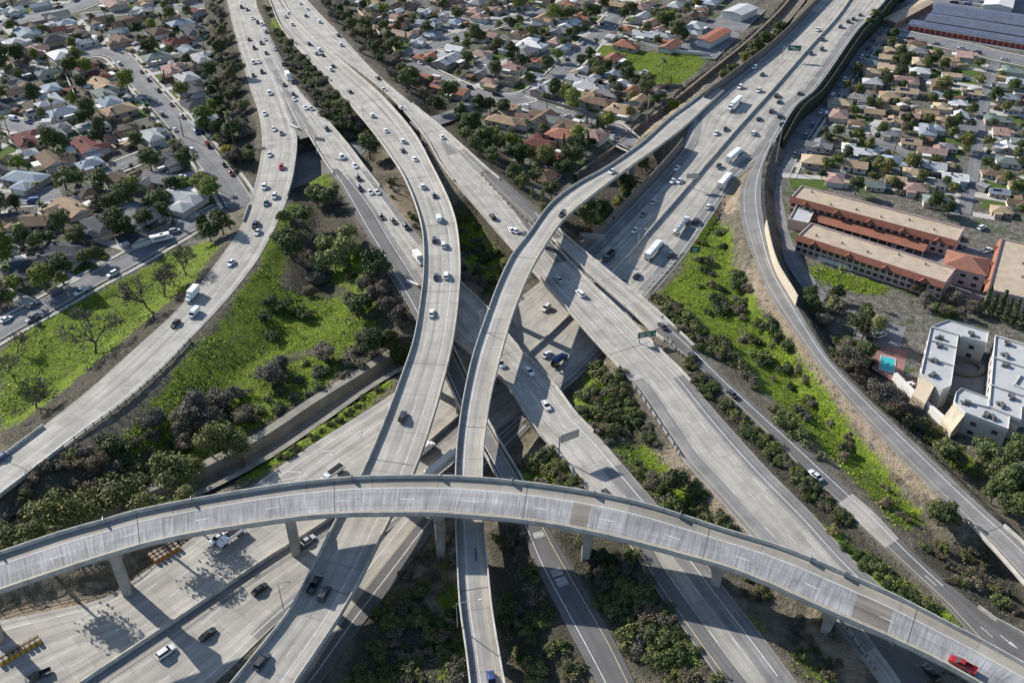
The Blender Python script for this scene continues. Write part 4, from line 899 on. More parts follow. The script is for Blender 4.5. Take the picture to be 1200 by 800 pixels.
def semi_cab(m): 
    shell(m, [(4.7,1.15,1.1,.7,3.2), (6.3,1.2,1.12,.6,3.1), (6.9,1.18,1.0,.6,1.9), (8.6,1.05,.9,.6,1.6)]); m.box((5.4, 0, .8), (6, 1.0, .35), 0, 2)
def semi_b(m): semi_cab(m); m.box((-2.4, 0, 2.55), (13.4, 2.55, 2.75), 0, 3); m.box((-2.4, 0, 1.0), (13, 1.0, .3), 0, 2)
SW = [(-7.8, 1.1), (-6.6, 1.1), (4.2, 1.05), (5.2, 1.05), (7.7, 1.05)]
semiglass = lambda m: m.loft([[(7.0, -1.02, 1.95), (7.0, 1.02, 1.95), (6.4, 1.13, 1.95), (6.4, -1.13, 1.95)], [(6.6, -.95, 2.8), (6.6, .95, 2.8), (6.35, 1.06, 2.8), (6.35, -1.06, 2.8)]], 1)
vehicle_proto('semi_truck', 17.5, 2.55, semi_b, semiglass, SW)
def tank_b(m):
    semi_cab(m); rings = []
    for x, q in ((-8.9,.4), (-8.7,.85), (-8.4,1.02), (3.6,1.02), (3.9,.85), (4.05,.4)): rings.append([(x, q*1.15*math.sin(6.2832*k/14), 2.1+q*math.cos(6.2832*k/14)) for k in range(14)])
    m.loft(rings, 4); m.box((-2.4, 0, .95), (12, .9, .3), 0, 2)
    for x in (-6, -3, 0, 2.4): m.box((x, 0, 3.14), (.6, .6, .14), 0, 2)
vehicle_proto('tanker_truck', 17.5, 2.5, tank_b, semiglass, SW)
def dump_b(m): 
    cabtruck(m, 2.9); m.box((-1.0, 0, 1.7), (5.4, 2.35, 1.0), 0, 0); m.box((-1.0, 0, 2.21), (5.0, 2.0, .04), 0, 2)
    m.box((-.4, 0, .9), (7, 1, .4), 0, 2)
vehicle_proto('flatbed_truck', 8, 2.35, dump_b, lambda m: m.loft([[(3.55, -.9, 1.5), (3.55, .9, 1.5), (2.9, .97, 1.5), (2.9, -.97, 1.5)], [(3.2, -.85, 2.2), (3.2, .85, 2.2), (2.9, .9, 2.24), (2.9, -.9, 2.24)]], 1), [(-2.6, .95), (-1.5, .95), (3.1, .9)])
def mixer_b(m):
    cabtruck(m, 2.9); rings = []
    for x, q in ((-3.6,.5), (-2.6,1.0), (-.8,1.25), (.6,1.05), (1.4,.5)): rings.append([(x, q*math.sin(6.2832*k/14), 2.5-x*.12+q*math.cos(6.2832*k/14)) for k in range(14)])
    m.loft(rings, 0); m.box((-.4, 0, .95), (7, 1, .5), 0, 2); m.box((-4.0, 0, 2.4), (.9, .9, 1.2), 0, 2)
vehicle_proto('mixer_truck', 8, 2.4, mixer_b, lambda m: m.loft([[(3.55, -.9, 1.5), (3.55, .9, 1.5), (2.9, .97, 1.5), (2.9, -.97, 1.5)], [(3.2, -.85, 2.2), (3.2, .85, 2.2), (2.9, .9, 2.24), (2.9, -.9, 2.24)]], 1), [(-2.6, .95), (-1.5, .95), (3.1, .9)])
def rv_b(m): m.box((-.6, 0, 1.75), (7.6, 2.4, 2.5), 0, 3); shell(m, [(3.2,1.1,1.0,.5,2.0), (3.7,1.05,.95,.5,1.3), (4.4,.95,.85,.55,1.1)]); m.box((.2, 0, 3.05), (1.2, .8, .2), 0, 2)
vehicle_proto('motorhome', 8.4, 2.4, rv_b, lambda m: m.box((-.5, 0, 2.0), (5, 2.43, .5), 0, 1), [(-2.2, 1.0), (2.9, .95)])
PAINT = {'white': (.72, .73, .74), 'silver': (.46, .47, .49), 'grey': (.16, .165, .17), 'black': (.018, .018, .02), 'dark': (.045, .048, .055), 'red': (.32, .02, .028), 'blue': (.03, .07, .22), 'teal': (.05, .14, .15), 'tan': (.38, .31, .22), 'green': (.04, .14, .08), 'maroon': (.13, .02, .025)}
PNAME = {'dark': 'dark grey'}
TNAME = {'suv': 'tall estate car', 'pickup': 'pickup truck', 'box_truck': 'box truck', 'semi_truck': 'semi truck with pale trailer', 'tanker_truck': 'tank trailer truck', 'flatbed_truck': 'flat bed truck', 'mixer_truck': 'concrete mixer truck', 'motorhome': 'motorhome'}
MATS5 = None
def vehicle(kind, col, p, ang, place, detail=False, group=None):
    global MATS5
    MATS5 = MATS5 or [M['paint'], M['glass'], M['tyre'], M['vwhite'], M['tank']]
    V = VEH[kind]; c = PAINT[col]; j = random.uniform(.9, 1.1); c = tuple(x*j for x in c); ca = V['cache']
    def me(k, f):
        if k not in ca: ca[k] = f()
        return ca[k]
    wr = .34 if V['L'] < 6 else .5
    if detail:
        o = empty(kind, p, ang); o.scale = (.78,)*3 if kind in ('semi_truck', 'tanker_truck') else (.87,)*3; link('body', me('b', lambda: V['body'].mesh('body', MATS5)), o, None, 0, c); link('windows', me('g', lambda: V['glass'].mesh('windows', MATS5)), o, None, 0, c)
        for x, y in V['wheels']:
            for s in (-1, 1):
                w = link('wheel', WHEEL, o, (x, s*y, wr*.98)); w.scale = (wr/.34,)*3
        def lamp(m): b = MB(); b.box((0, 0, 0), (.12, .34, .14)); return b.mesh('lamp', m)
        x = V['L']/2-.12; fz = {'semi_truck': 1.1, 'tanker_truck': 1.1}.get(kind, .68)
        off = {'semi_truck': (8.55, -9.1), 'tanker_truck': (8.55, -8.9), 'pickup': (2.8, -2.84), 'van': (2.62, -2.68), 'box_truck': (3.76, -3.82), 'flatbed_truck': (4.36, -3.72), 'mixer_truck': (4.36, -3.9), 'motorhome': (4.36, -4.42)}.get(kind, (x-.05, -x-.0))
        for s in (-1, 1):
            link('headlight', me('hl', lambda: lamp(M['lamp'])), o, (off[0], s*V['W']*.33, fz)); link('tail_light', me('tl', lambda: lamp(M['tail'])), o, (off[1], s*V['W']*.36, fz+.12))
    else:
        def one():
            m = MB(); 
            for q in (V['body'], V['glass']):
                i = len(m.v); m.v += q.v; m.f += [tuple(i+a for a in f) for f in q.f]; m.uv += q.uv; m.mi += q.mi
            for x, y in V['wheels']:
                for s in (-1, 1):
                    m.loft([[(x+wr*math.cos(6.2832*k/8), s*y+d, wr+wr*math.sin(6.2832*k/8)) for k in range(8)] for d in (-.13, .13)], 2)
            return m.mesh(kind, MATS5)
        o = link(kind, me('one', one), None, p, ang, c, (.78,)*3 if kind in ('semi_truck', 'tanker_truck') else (.87,)*3)
    name_later(o, PNAME.get(col, col)+' '+TNAME.get(kind, kind.replace('_', ' ')), place, {'suv': 'car', 'sedan': 'car', 'pickup': 'pickup'}.get(kind, 'van' if kind == 'van' else 'truck' if 'truck' in kind else kind), group or 'traffic '+place, tuple(p)); return o
RP = {'A1': "on the widest freeway's far half", 'A2': "on the widest freeway's near half", 'H': 'on the left curving freeway', 'E': 'on the freeway passing below the flyovers', 'B': 'on the wide curved flyover', 'C': 'on the straight crossing freeway',
      'F': 'on the narrow curved flyover', 'G': 'on the narrow asphalt ramp', 'D': 'on the highest arc', 'K': 'on the lettered ramp', 'J': 'on the bottom left ramp', 'I': 'on the far right ramp'}
REV = {'A1': 1, 'B': 1, 'C': 1, 'G': 1, 'I': 1, 'D': 1}
def traffic(key, spec):
    for line in spec.split(';'):
        q = line.split()
        if not q: continue
        px, py = float(q[0]), float(q[1]); c = {'w': 'white', 'd': 'dark', 'b': 'black', 's': 'silver', 'g': 'grey', 'r': 'red', 'u': 'blue', 't': 'teal', 'n': 'tan'}[q[2]]
        kind = {'s': 'sedan', 'u': 'suv', 'p': 'pickup', 'v': 'van', 'x': 'box_truck', 'S': 'semi_truck', 'T': 'tanker_truck', 'f': 'flatbed_truck', 'm': 'mixer_truck'}[q[3] if len(q) > 3 else random.choice('sssuusu')]
        p, ang = on_road(key, px, py+1.5); vehicle(kind, c, p+Vector((0, 0, .03)), ang+(math.pi if REV.get(key) else 0), RP[key], py > 185)
traffic('H', '283 8 d;290 11 d;296 21 w;292 46 d;298 56 d;297 73 w;297 88 d;303 72 w s;307 84 d;316 109 w u;310 133 w;321 151 w;330 156 g;316 181 w;330 196 r u;310 219 w;322 230 w;312 238 t s;301 263 d;302 272 w;299 264 d;271 308 w s;226 347 w x;228 367 w v;206 379 b s;2 536 u s')
traffic('E', '302 26 d;307 28 w;312 37 d;310 46 w;306 50 g;312 62 d;322 57 s;332 75 d;338 91 w x;343 96 d u;333 99 d;344 111 d;345 116 w;358 126 w;365 127 s;383 151 d;401 184 w;416 194 w;420 209 d;422 221 d u;434 225 w s;442 225 w s;447 254 d;461 259 d;476 266 d;491 305 w x;586 426 w u;620 435 w s;640 475 w s;712 580 d s')
traffic('B', '352 4 w;360 10 w;338 15 w;335 19 s;342 28 w;358 18 g;362 51 d;374 58 w;370 62 s;378 64 d;390 77 d;387 81 w;410 107 d;436 135 w u;452 153 w;472 165 w;472 176 d;486 186 w;495 218 w;509 229 d;514 256 w v;509 281 d u;520 287 w;511 324 d s;523 323 w u;506 367 w s;472 488 d u;369 685 b p;381 696 d u;308 775 d u')
traffic('C', '374 25 w;396 41 d u;399 52 w;443 91 d;449 104 w;470 126 w;494 166 d;518 160 w s;497 177 d;577 254 d u;599 269 w s;604 270 w;615 275 d u;630 260 d;654 327 s s;680 344 w u;1090 788 b s')
traffic('F', '659 251 d u;717 201 w;576 797 u s')
traffic('G', '776 382 d s;812 417 b s;857 461 d s;955 557 w s')
traffic('D', '1127 779 r p')
traffic('A1', '788 212 w s;796 212 w s;766 237 s s;754 251 g s;744 270 w s;714 301 d f;884 79 w;893 87 d;867 102 w;889 106 w;860 124 w S;850 151 d;839 156 w;842 194 d;793 197 w;640 361 w u;706 343 s s;465 474 u u;391 556 w f;255 631 w s;273 629 w f;46 792 d p;964 46 d;963 57 d;950 62 d;958 35 w')
traffic('A2', '850 213 w S;830 242 w s;799 266 w T;815 259 d u;767 294 w S;786 298 d s;746 323 d s;728 329 d s;889 139 d;883 156 w;861 183 w S;860 178 b;985 31 d;994 25 d;1000 22 d;1008 17 d;910 112 d;913 119 d;937 109 d;904 130 d;914 136 d;916 145 d;641 415 w s;655 424 u m;498 528 w x;522 545 w S;361 633 s s;305 690 b s;244 743 b s;195 764 w u')
# ------------------------------------------------------------------ suburbs
def roof_material():
    k = Nodes('shingle_roof', .9, .15); oi = k.n('ObjectInfo'); tc = k.n('TexCoord').outputs['Object']; g = k.n('NewGeometry').outputs['Position']
    sx = k.n('SeparateXYZ'); k.l(tc, sx.inputs[0])
    rows = k.math('FRACT', k.math('MULTIPLY', sx.outputs[2], 4.5)); f = k.ramp(rows, (0, .82), (.25, 1.0))
    col = k.mix(1, oi.outputs['Color'], f, 'MULTIPLY'); col = k.mix(1, col, k.ramp(k.noise(g, .5, 5, .65), (.3, .8), (.7, 1.15)), 'MULTIPLY')
    return k.base(k.mix(1, col, k.ramp(k.noise(g, 5, 2), (.3, .85), (.7, 1.12)), 'MULTIPLY'))
M['roof'] = roof_material()
M['pane'] = plain('window_glass', (.03, .035, .045), .1, .6, .1); M['trim'] = plain('white_trim', (.62, .61, .58), .7, .3, .1)
M['gravel_roof'] = plain('gravel_roof', (.43, .355, .265), .95, .15, .22, .35); M['terracotta'] = plain('terracotta_tiles', (.27, .115, .08), .85, .2, .25, 1.2)
M['pink'] = plain('pink_stucco', (.50, .375, .355), .9, .2, .12, .6); M['cream'] = plain('cream_stucco', (.50, .42, .32), .9, .2, .12, .5)
M['grey_roof'] = plain('grey_membrane_roof', (.43, .435, .44), .85, .2, .16, .25); M['blue_roof'] = plain('blue_grey_metal_roof', (.10, .115, .165), .6, .3, .3, .3)
M['red_door'] = plain('red_roller_door', (.25, .045, .04), .6, .3, .15); M['brick_deck'] = plain('brick_deck', (.27, .15, .13), .9, .2, .25, .8)
M['metal'] = plain('roof_machine', (.12, .12, .12), .6, .4, .2, 2)
def wing(wm, rm, cx, cy, sx, sy, kind, h=2.7, ov=.5, pitch=.36, rise=None):
    """a rectangular wing: walls into wm, roof into rm; ridge along x"""
    wm.box((cx, cy, h/2-.15), (sx, sy, h+.3), 0, bottom=False)
    X, Y = sx/2+ov, sy/2+ov; ez = h-.05; rz = h+Y*pitch; th = .16
    if kind == 'flat':
        rm.box((cx, cy, h+.12), (sx+ov, sy+ov, .34)); return
    hx = X if kind == 'gable' else max(X-Y, .05)
    E = [(cx-X, cy-Y, ez), (cx+X, cy-Y, ez), (cx+X, cy+Y, ez), (cx-X, cy+Y, ez)]; r0, r1 = (cx-hx, cy, rz), (cx+hx, cy, rz)
    rm.quad(E[0], E[1], r1, r0); rm.quad(E[2], E[3], r0, r1)
    if kind == 'hip': rm.poly([E[1], E[2], r1]); rm.poly([E[3], E[0], r0])
    else:
        for s, e0, e1, rr in ((1, E[1], E[2], r1), (-1, E[3], E[0], r0)):
            wm.poly([(cx+s*sx/2, e0[1], ez), (cx+s*sx/2, e1[1], ez), (cx+s*sx/2, cy, rz-.1)])
    lo = [(x, y, z-th) for x, y, z in E]
    for a in range(4): rm.quad(lo[a], lo[(a+1) % 4], E[(a+1) % 4], E[a])
    rm.quad(*lo[::-1])
def swap(m): 
    m.v = [(-y, x, z) for x, y, z in m.v]; return m
def merge(a, b):
    i = len(a.v); a.v += b.v; a.f += [tuple(i+q for q in f) for f in b.f]; a.uv += b.uv; a.mi += b.mi
HOUSES = []
def house_proto(wings, front, desc, chimney=None):
    wm, rm = MB(), MB()
    for cx, cy, sx, sy, kind, turn, *h in wings:
        w2, r2 = MB(), MB()
        if turn: wing(w2, r2, cy, -cx, sy, sx, kind, *h); swap(w2); swap(r2)
        else: wing(w2, r2, cx, cy, sx, sy, kind, *h)
        merge(wm, w2); merge(rm, r2)
    HOUSES.append(dict(wall=wm.mesh('wall', M['stucco']), roof=rm.mesh('roof', M['roof']), front=front, desc=desc, chimney=chimney, size=max(w[2] for w in wings)))
# front = [(kind, x, y, facing)] openings; the street side is -y
house_proto([(0, 0, 15, 8.4, 'gable', 0), (-4.2, -4.9, 5.6, 6.2, 'gable', 1, 2.62)], [('garage', -4.2, -8.03), ('door', .4, -4.23), ('win', 3.2, -4.23), ('win', 5.8, -4.23), ('win', -5, 4.23), ('win', 3, 4.23)], 'long gable', (3, 1.2))
house_proto([(0, 0, 14, 10, 'hip', 0)], [('garage', -4, -5.03), ('door', .6, -5.03), ('win', 3.6, -5.03), ('win', -3, 5.03), ('win', 3, 5.03)], 'plain hip', (3.5, 2))
house_proto([(0, 1, 15, 7.6, 'hip', 0), (4, -4.4, 6.6, 6.4, 'hip', 1, 2.64)], [('garage', 4, -7.63), ('door', -.6, -2.83), ('win', -3.6, -2.83), ('win', -6, -2.83), ('win', -4, 4.83), ('win', 3, 4.83)], 'angled hip', (-4, 2))
house_proto([(0, 0, 11.5, 8, 'gable', 0)], [('door', -1, -4.03), ('win', 2.4, -4.03), ('win', -3.8, -4.03), ('win', 2, 4.03)], 'small gable', (2, 1))
house_proto([(0, 0, 13, 9, 'flat', 0), (3, -5.6, 6, 4, 'flat', 0, 2.5)], [('garage', 3, -7.63), ('door', -1, -4.53), ('win', -4, -4.53), ('win', -3, 4.53)], 'flat', None)
house_proto([(0, 0, 14, 7.2, 'gable', 0), (0.5, 1.5, 6.4, 11.4, 'gable', 1, 2.76)], [('garage', -4.6, -3.63), ('door', 3.2, -3.63), ('win', 5.4, -3.63), ('win', .5, -4.23), ('win', -5, 3.63)], 'cross gable', (5, 1))
house_proto([(0, .5, 11, 8.6, 'hip', 0), (-2.5, -4.9, 4, 3.4, 'flat', 0, 2.5)], [('door', 1.2, -3.83), ('win', 3.6, -3.83), ('win', -3, 4.83)], 'small hip', None)
def mini(size, mat, nm): 
    m = MB(); m.box((0, 0, 0), size); return m.mesh(nm, mat)
OPEN = {'win': (mini((1.6, .1, 1.1), M['pane'], 'window'), 1.5), 'door': (mini((1.0, .1, 2.05), M['wood'], 'door'), 1.02), 'garage': (mini((4.4, .1, 2.1), M['trim'], 'garage_door'), 1.05)}
SILL = mini((1.8, .16, .1), M['trim'], 'sill'); 
def chimney_mesh():
    m = MB(); m.box((0, 0, 0), (.9, .7, 2.2)); m.box((0, 0, 1.17), (1.1, .9, .14)); return m.mesh('chimney', M['dark_block'])
CHIM = chimney_mesh()
def vent_mesh():
    m = MB(); m.box((0, 0, 0), (.5, .5, .7)); return m.mesh('vent', M['metal'])
VENT = vent_mesh()
ROOFC = {'tan': (.33, .245, .165), 'brown': (.16, .115, .085), 'dark brown': (.085, .062, .052), 'grey': (.20, .195, .195), 'pale grey': (.36, .365, .37), 'white': (.58, .58, .57), 'charcoal': (.062, .066, .075), 'dark red': (.13, .052, .047), 'terracotta': (.27, .13, .09), 'pinkish': (.30, .21, .185), 'bluish grey': (.25, .29, .33), 'greenish grey': (.17, .20, .185), 'buff': (.42, .33, .225)}
WALLC = [(.55, .52, .47), (.62, .6, .56), (.48, .43, .36), (.42, .41, .40), (.58, .5, .42), (.36, .30, .25)]
HPOS = []
def cover_mesh():
    m = MB(); m.box((0, 0, 2.45), (5.2, 3.2, .14)); [m.box((x, 1.5, 1.2), (.14, .14, 2.4)) for x in (-2.5, 0, 2.5)]; return m.mesh('patio_cover', M['trim'])
COVER = cover_mesh(); _s = MB(); [_s.box((x*1.75, y*1.08, 0), (1.68, 1.02, .06)) for x in (-1, 0, 1) for y in (0, 1)]; SOLAR = _s.mesh('solar_panel', plain('solar_cell', (.015, .02, .045), .15, .6, .1))
def house(p, rz, v, rc, s, place, detail):
    H_ = HOUSES[v]; o = empty('house', (p[0], p[1], .05), rz); o.scale = (s, s, min(1, s*1.05)); wc = random.choice(WALLC); c = ROOFC[rc]; j = random.uniform(.85, 1.12)
    link('wall', H_['wall'], o, None, 0, wc); rf = link('roof', H_['roof'], o, None, 0, tuple(x*j for x in c))
    if detail:
        for kind, x, y in H_['front']:
            me, z = OPEN[kind]; w = link(me.name.split('.')[0], me, o, (x, y, z))
            if kind == 'win': link('sill', SILL, w, (0, 0, -.6))
        if H_['chimney'] and random.random() < .6: link('chimney', CHIM, rf, (*H_['chimney'], 3.6+random.uniform(0, .3)))
        for k in range(random.randint(1, 3)): link('vent', VENT, rf, (random.uniform(-4, 4), random.uniform(.6, 1.6), 3.75))
    if random.random() < .5: link('patio_cover', COVER, o, (random.uniform(-3, 3), H_['size']*.28+2.0, 0))
    if detail and random.random() < .14 and v in (0, 3, 5): so = link('solar_panel', SOLAR, rf, (-1.5, -1.9, 3.62)); so.rotation_euler = (math.atan(.36), 0, 0)
    HPOS.append((p[0], p[1], H_['size']*s*.55)); name_later(o, rc+' '+H_['desc']+' roofed house', place, 'house', 'houses '+place, (p[0], p[1], 0))
# ---- streets, kerbs, pavements, lots
STREETS = []
def street(pts, w, walk=True, mat='street', name='street'):
    P = smooth([at(*p, .06) for p in pts], 4); T = np.gradient(P, axis=0); T[:, 2] = 0; T /= np.linalg.norm(T, axis=1)[:, None]; N = np.stack([-T[:, 1], T[:, 0], T[:, 2]*0], 1)
    z = .05+.004*len(STREETS)
    P[:, 2] = z; m = MB(); s = np.concatenate([[0], np.cumsum(np.linalg.norm(np.diff(P, axis=0), axis=1))])
    for i in range(len(P)-1):
        a, b = P[i], P[i+1]; m.quad(a+N[i]*w/2, a-N[i]*w/2, b-N[i+1]*w/2, b+N[i+1]*w/2, uv=[(s[i], 0), (s[i], 2), (s[i+1], 2), (s[i+1], 0)])
    tag(m.build(name, M[mat]), kind='structure'); STREETS.append((P, w/2))
    if walk:
        k = MB()
        for sd in (-1, 1):
            for o0, o1, h in ((w/2, w/2+.4, .13), (w/2+1.7, w/2+3.0, .11)):
                for i in range(len(P)-1):
                    a, b = P[i], P[i+1]; u = np.array((0, 0, h)); q = [a+sd*N[i]*o0+u, a+sd*N[i]*o1+u, b+sd*N[i+1]*o1+u, b+sd*N[i+1]*o0+u]; k.quad(*(q if sd < 0 else q[::-1]))
                    k.quad(*( [q[0], q[3], q[3]-u, q[0]-u]))
        tag(k.build('pavement', M['sidewalk']), kind='structure')
    return P
def lot(pts, mat, name, z=.04):
    m = MB(); m.poly([tuple(at(*p, z)) for p in pts]); 
    o = m.build(name, M[mat]); tag(o, kind='structure'); return o
M['lotasphalt'] = plain('car_park_asphalt', (.19, .19, .195), .9, .2, .25, .2)
L1 = street([(62,74),(90,66),(118,61),(140,66),(160,90),(205,140),(245,187),(268,217),(282,240)], 9.5)
L2 = street([(-30,141),(0,143),(25,148),(44,156)], 10); L3 = street([(-60,424),(0,388),(62,354),(112,326),(150,306),(190,283),(225,263),(262,246)], 7.6)
L4 = street([(-40,233),(0,233),(40,232),(72,226)], 9.5); L5 = street([(-40,36),(30,23),(70,13),(100,2),(125,-20)], 15); L6 = street([(95,20),(160,13),(240,7)], 8); L7 = street([(120,203),(150,191),(182,178)], 7)
M1 = street([(470,67),(510,54),(545,40),(590,26),(640,12)], 8); M2 = street([(480,74),(520,95),(560,111),(600,117),(630,108),(665,78),(692,50),(712,30),(735,5)], 9); M3 = street([(604,118),(640,129),(690,140),(716,150),(733,165),(762,178)], 9)
M4 = street([(560,40),(600,58),(650,66),(676,66)], 8)
R1 = street([(1052,10),(1022,38),(985,84),(950,130),(922,172),(906,205)], 12); R1b = street([(906,205),(908,232),(913,262),(921,290),(940,322),(970,362)], 6, False)
R2 = street([(1168,70),(1156,110),(1147,160),(1140,205),(1130,250)], 4.6, False); R3 = street([(965,148),(1010,160),(1050,174),(1078,190)], 6, False); R4 = street([(1035,36),(1090,48),(1140,58),(1170,66),(1230,78)], 11)
lot([(950,238),(1115,285),(1172,298),(1160,352),(1118,345),(1000,292),(945,256)], 'lotasphalt', 'car_park'); lot([(1000,362),(1062,384),(1054,410),(1000,396)], 'lotasphalt', 'car_park')
lot([(1058,-20),(1290,-20),(1290,70),(1180,58),(1045,33)], 'lotasphalt', 'car_park', .035); lot([(792,58),(860,6),(898,12),(838,70)], 'lotasphalt', 'car_park')
# ---- larger buildings
def slab_building(name, label, cat, p0, p1, depth, h, side=1, roofmat='gravel_roof', wallmat='pink', mans=True, nwin=0, storeys=2):
    """long block from p0 to p1 (eaves line), body on the far side of it"""
    a, b = at(*p0, h), at(*p1, h); d = b-a; L = np.hypot(d[0], d[1]); ang = math.atan2(d[1], d[0])
    c = (a+b)/2; n = np.array((-math.sin(ang), math.cos(ang)))*side; cen = (c[0]+n[0]*depth/2, c[1]+n[1]*depth/2, 0)
    o = empty(name, cen, ang); tag(o, label, cat); w = MB(); w.box((0, 0, h/2), (L, depth, h)); w.build('wall', M[wallmat], o)
    r_ = MB(); r_.box((0, 0, h+.06), (L-.6, depth-.6, .12)); r_.build('flat_roof', M[roofmat], o)
    pm = MB()
    for x, y, sx, sy in ((0, depth/2-.15, L, .3), (0, -depth/2+.15, L, .3), (L/2-.15, 0, .3, depth-.62), (-L/2+.15, 0, .3, depth-.62)): pm.box((x, y, h+.3), (sx-.004, sy, .6))
    pm.build('roof_parapet', M[wallmat], o)
    s = -side*depth/2
    if mans:
        m = MB(); t = -side
        P = [(-L/2-.2, s+t*1.1, h-1.15), (L/2+.2, s+t*1.1, h-1.15), (L/2+.2, s+t*.02, h+.75), (-L/2-.2, s+t*.02, h+.75)]; Q = [(x, y, z-.22) for x, y, z in P]
        m.loft([Q, P] if side > 0 else [P, Q]); m.build('tile_roof', M['terracotta'], o)
        for k in range(max(2, int(L/11))):
            x = -L/2+L*(k+.5)/max(2, int(L/11)); q = MB(); a_ = [(x-1.3, s+t*1.7, h-.95), (x, s+t*1.7, h+.35), (x+1.3, s+t*1.7, h-.95)]; b_ = [(x_, s-t*.3, z_) for x_, y_, z_ in a_]; q.loft([a_, b_] if t < 0 else [b_, a_]); q.build('dormer', M['terracotta'], o)
    wm = mini((1.5, .12, 1.2), M['pane'], 'window')
    for k in range(nwin):
        for st in range(storeys): link('window', wm, o, (-L/2+L*(k+.5)/nwin, s-side*.03, 1.5+st*(h-1.6)/storeys*.95))
    for k in range(int(L/9)): link('roof_vent', VENT, o, (-L/2+5+9*k, random.uniform(-.3, .3)*depth, h+.4))
    return o, L
slab_building('apartment_building', 'upper of two long flat roofed pink apartment rows with terracotta eaves', 'apartments', (927,232), (1121,284), 11, 6.2, nwin=22)
slab_building('apartment_building', 'lower long flat roofed apartment row beside the green strip, terracotta eaves', 'apartments', (935,277), (1107,333), 11, 6.2, nwin=22)
slab_building('apartment_building', 'flat roofed apartment block at the right edge with terracotta eaves facing left', 'apartments', (1174,281), (1158,340), 22, 6.5, nwin=8)
def carport():
    a, b = at(952,253,2.8), at(1086,290,2.8); L = np.hypot(*(b-a)[:2]); ang = math.atan2(b[1]-a[1], b[0]-a[0]); c = (a+b)/2; o = empty('carport', (c[0], c[1], 0), ang); tag(o, 'long open terracotta roofed carport in front of the upper apartment row', 'carport')
    r_ = MB(); P = [(-L/2, -2.9, 2.5), (L/2, -2.9, 2.5), (L/2, 2.9, 3.5), (-L/2, 2.9, 3.5)]; r_.loft([[(x, y, z-.2) for x, y, z in P], P]); r_.build('tile_roof', M['terracotta'], o)
    pm = mini((.2, .2, 2.5), M['trim'], 'post')
    for k in range(14): link('post', pm, o, (-L/2+.4+(L-.8)*k/13, -2.5, 1.2))
    w_ = MB(); w_.box((0, 2.6, 1.6), (L, .2, 3.2)); w_.build('back_wall', M['pink'], o)
carport()
slab_building('garage_block', 'small white flat roofed garage beside the curving lane', 'garage', (924,258), (947,263), 13, 3.4, roofmat='grey_roof', wallmat='cream', mans=False)
def hip_house(name, label, px, sx, sy, h, rz, rc, wc=(.5, .4, .37)):
    wm, rm = MB(), MB(); wing(wm, rm, 0, 0, sx, sy, 'hip', h); p = at(*px, 0); o = empty(name, (p[0], p[1], 0), rz); tag(o, label, 'house'); wm.build('wall', M['stucco'], o, color=wc); rm.build('roof', M['roof'], o, color=ROOFC[rc])
    for x in (-sx*.3, 0, sx*.3): 
        for z in (1.5, 4.2)[:1 if h < 4 else 2]: link('window', OPEN['win'][0], o, (x, -sy/2-.03, z))
hip_house('apartment_building', 'terracotta hip roofed pink end house of the lower apartment row', (1127,326), 13, 11, 6.2, -.5, 'terracotta')
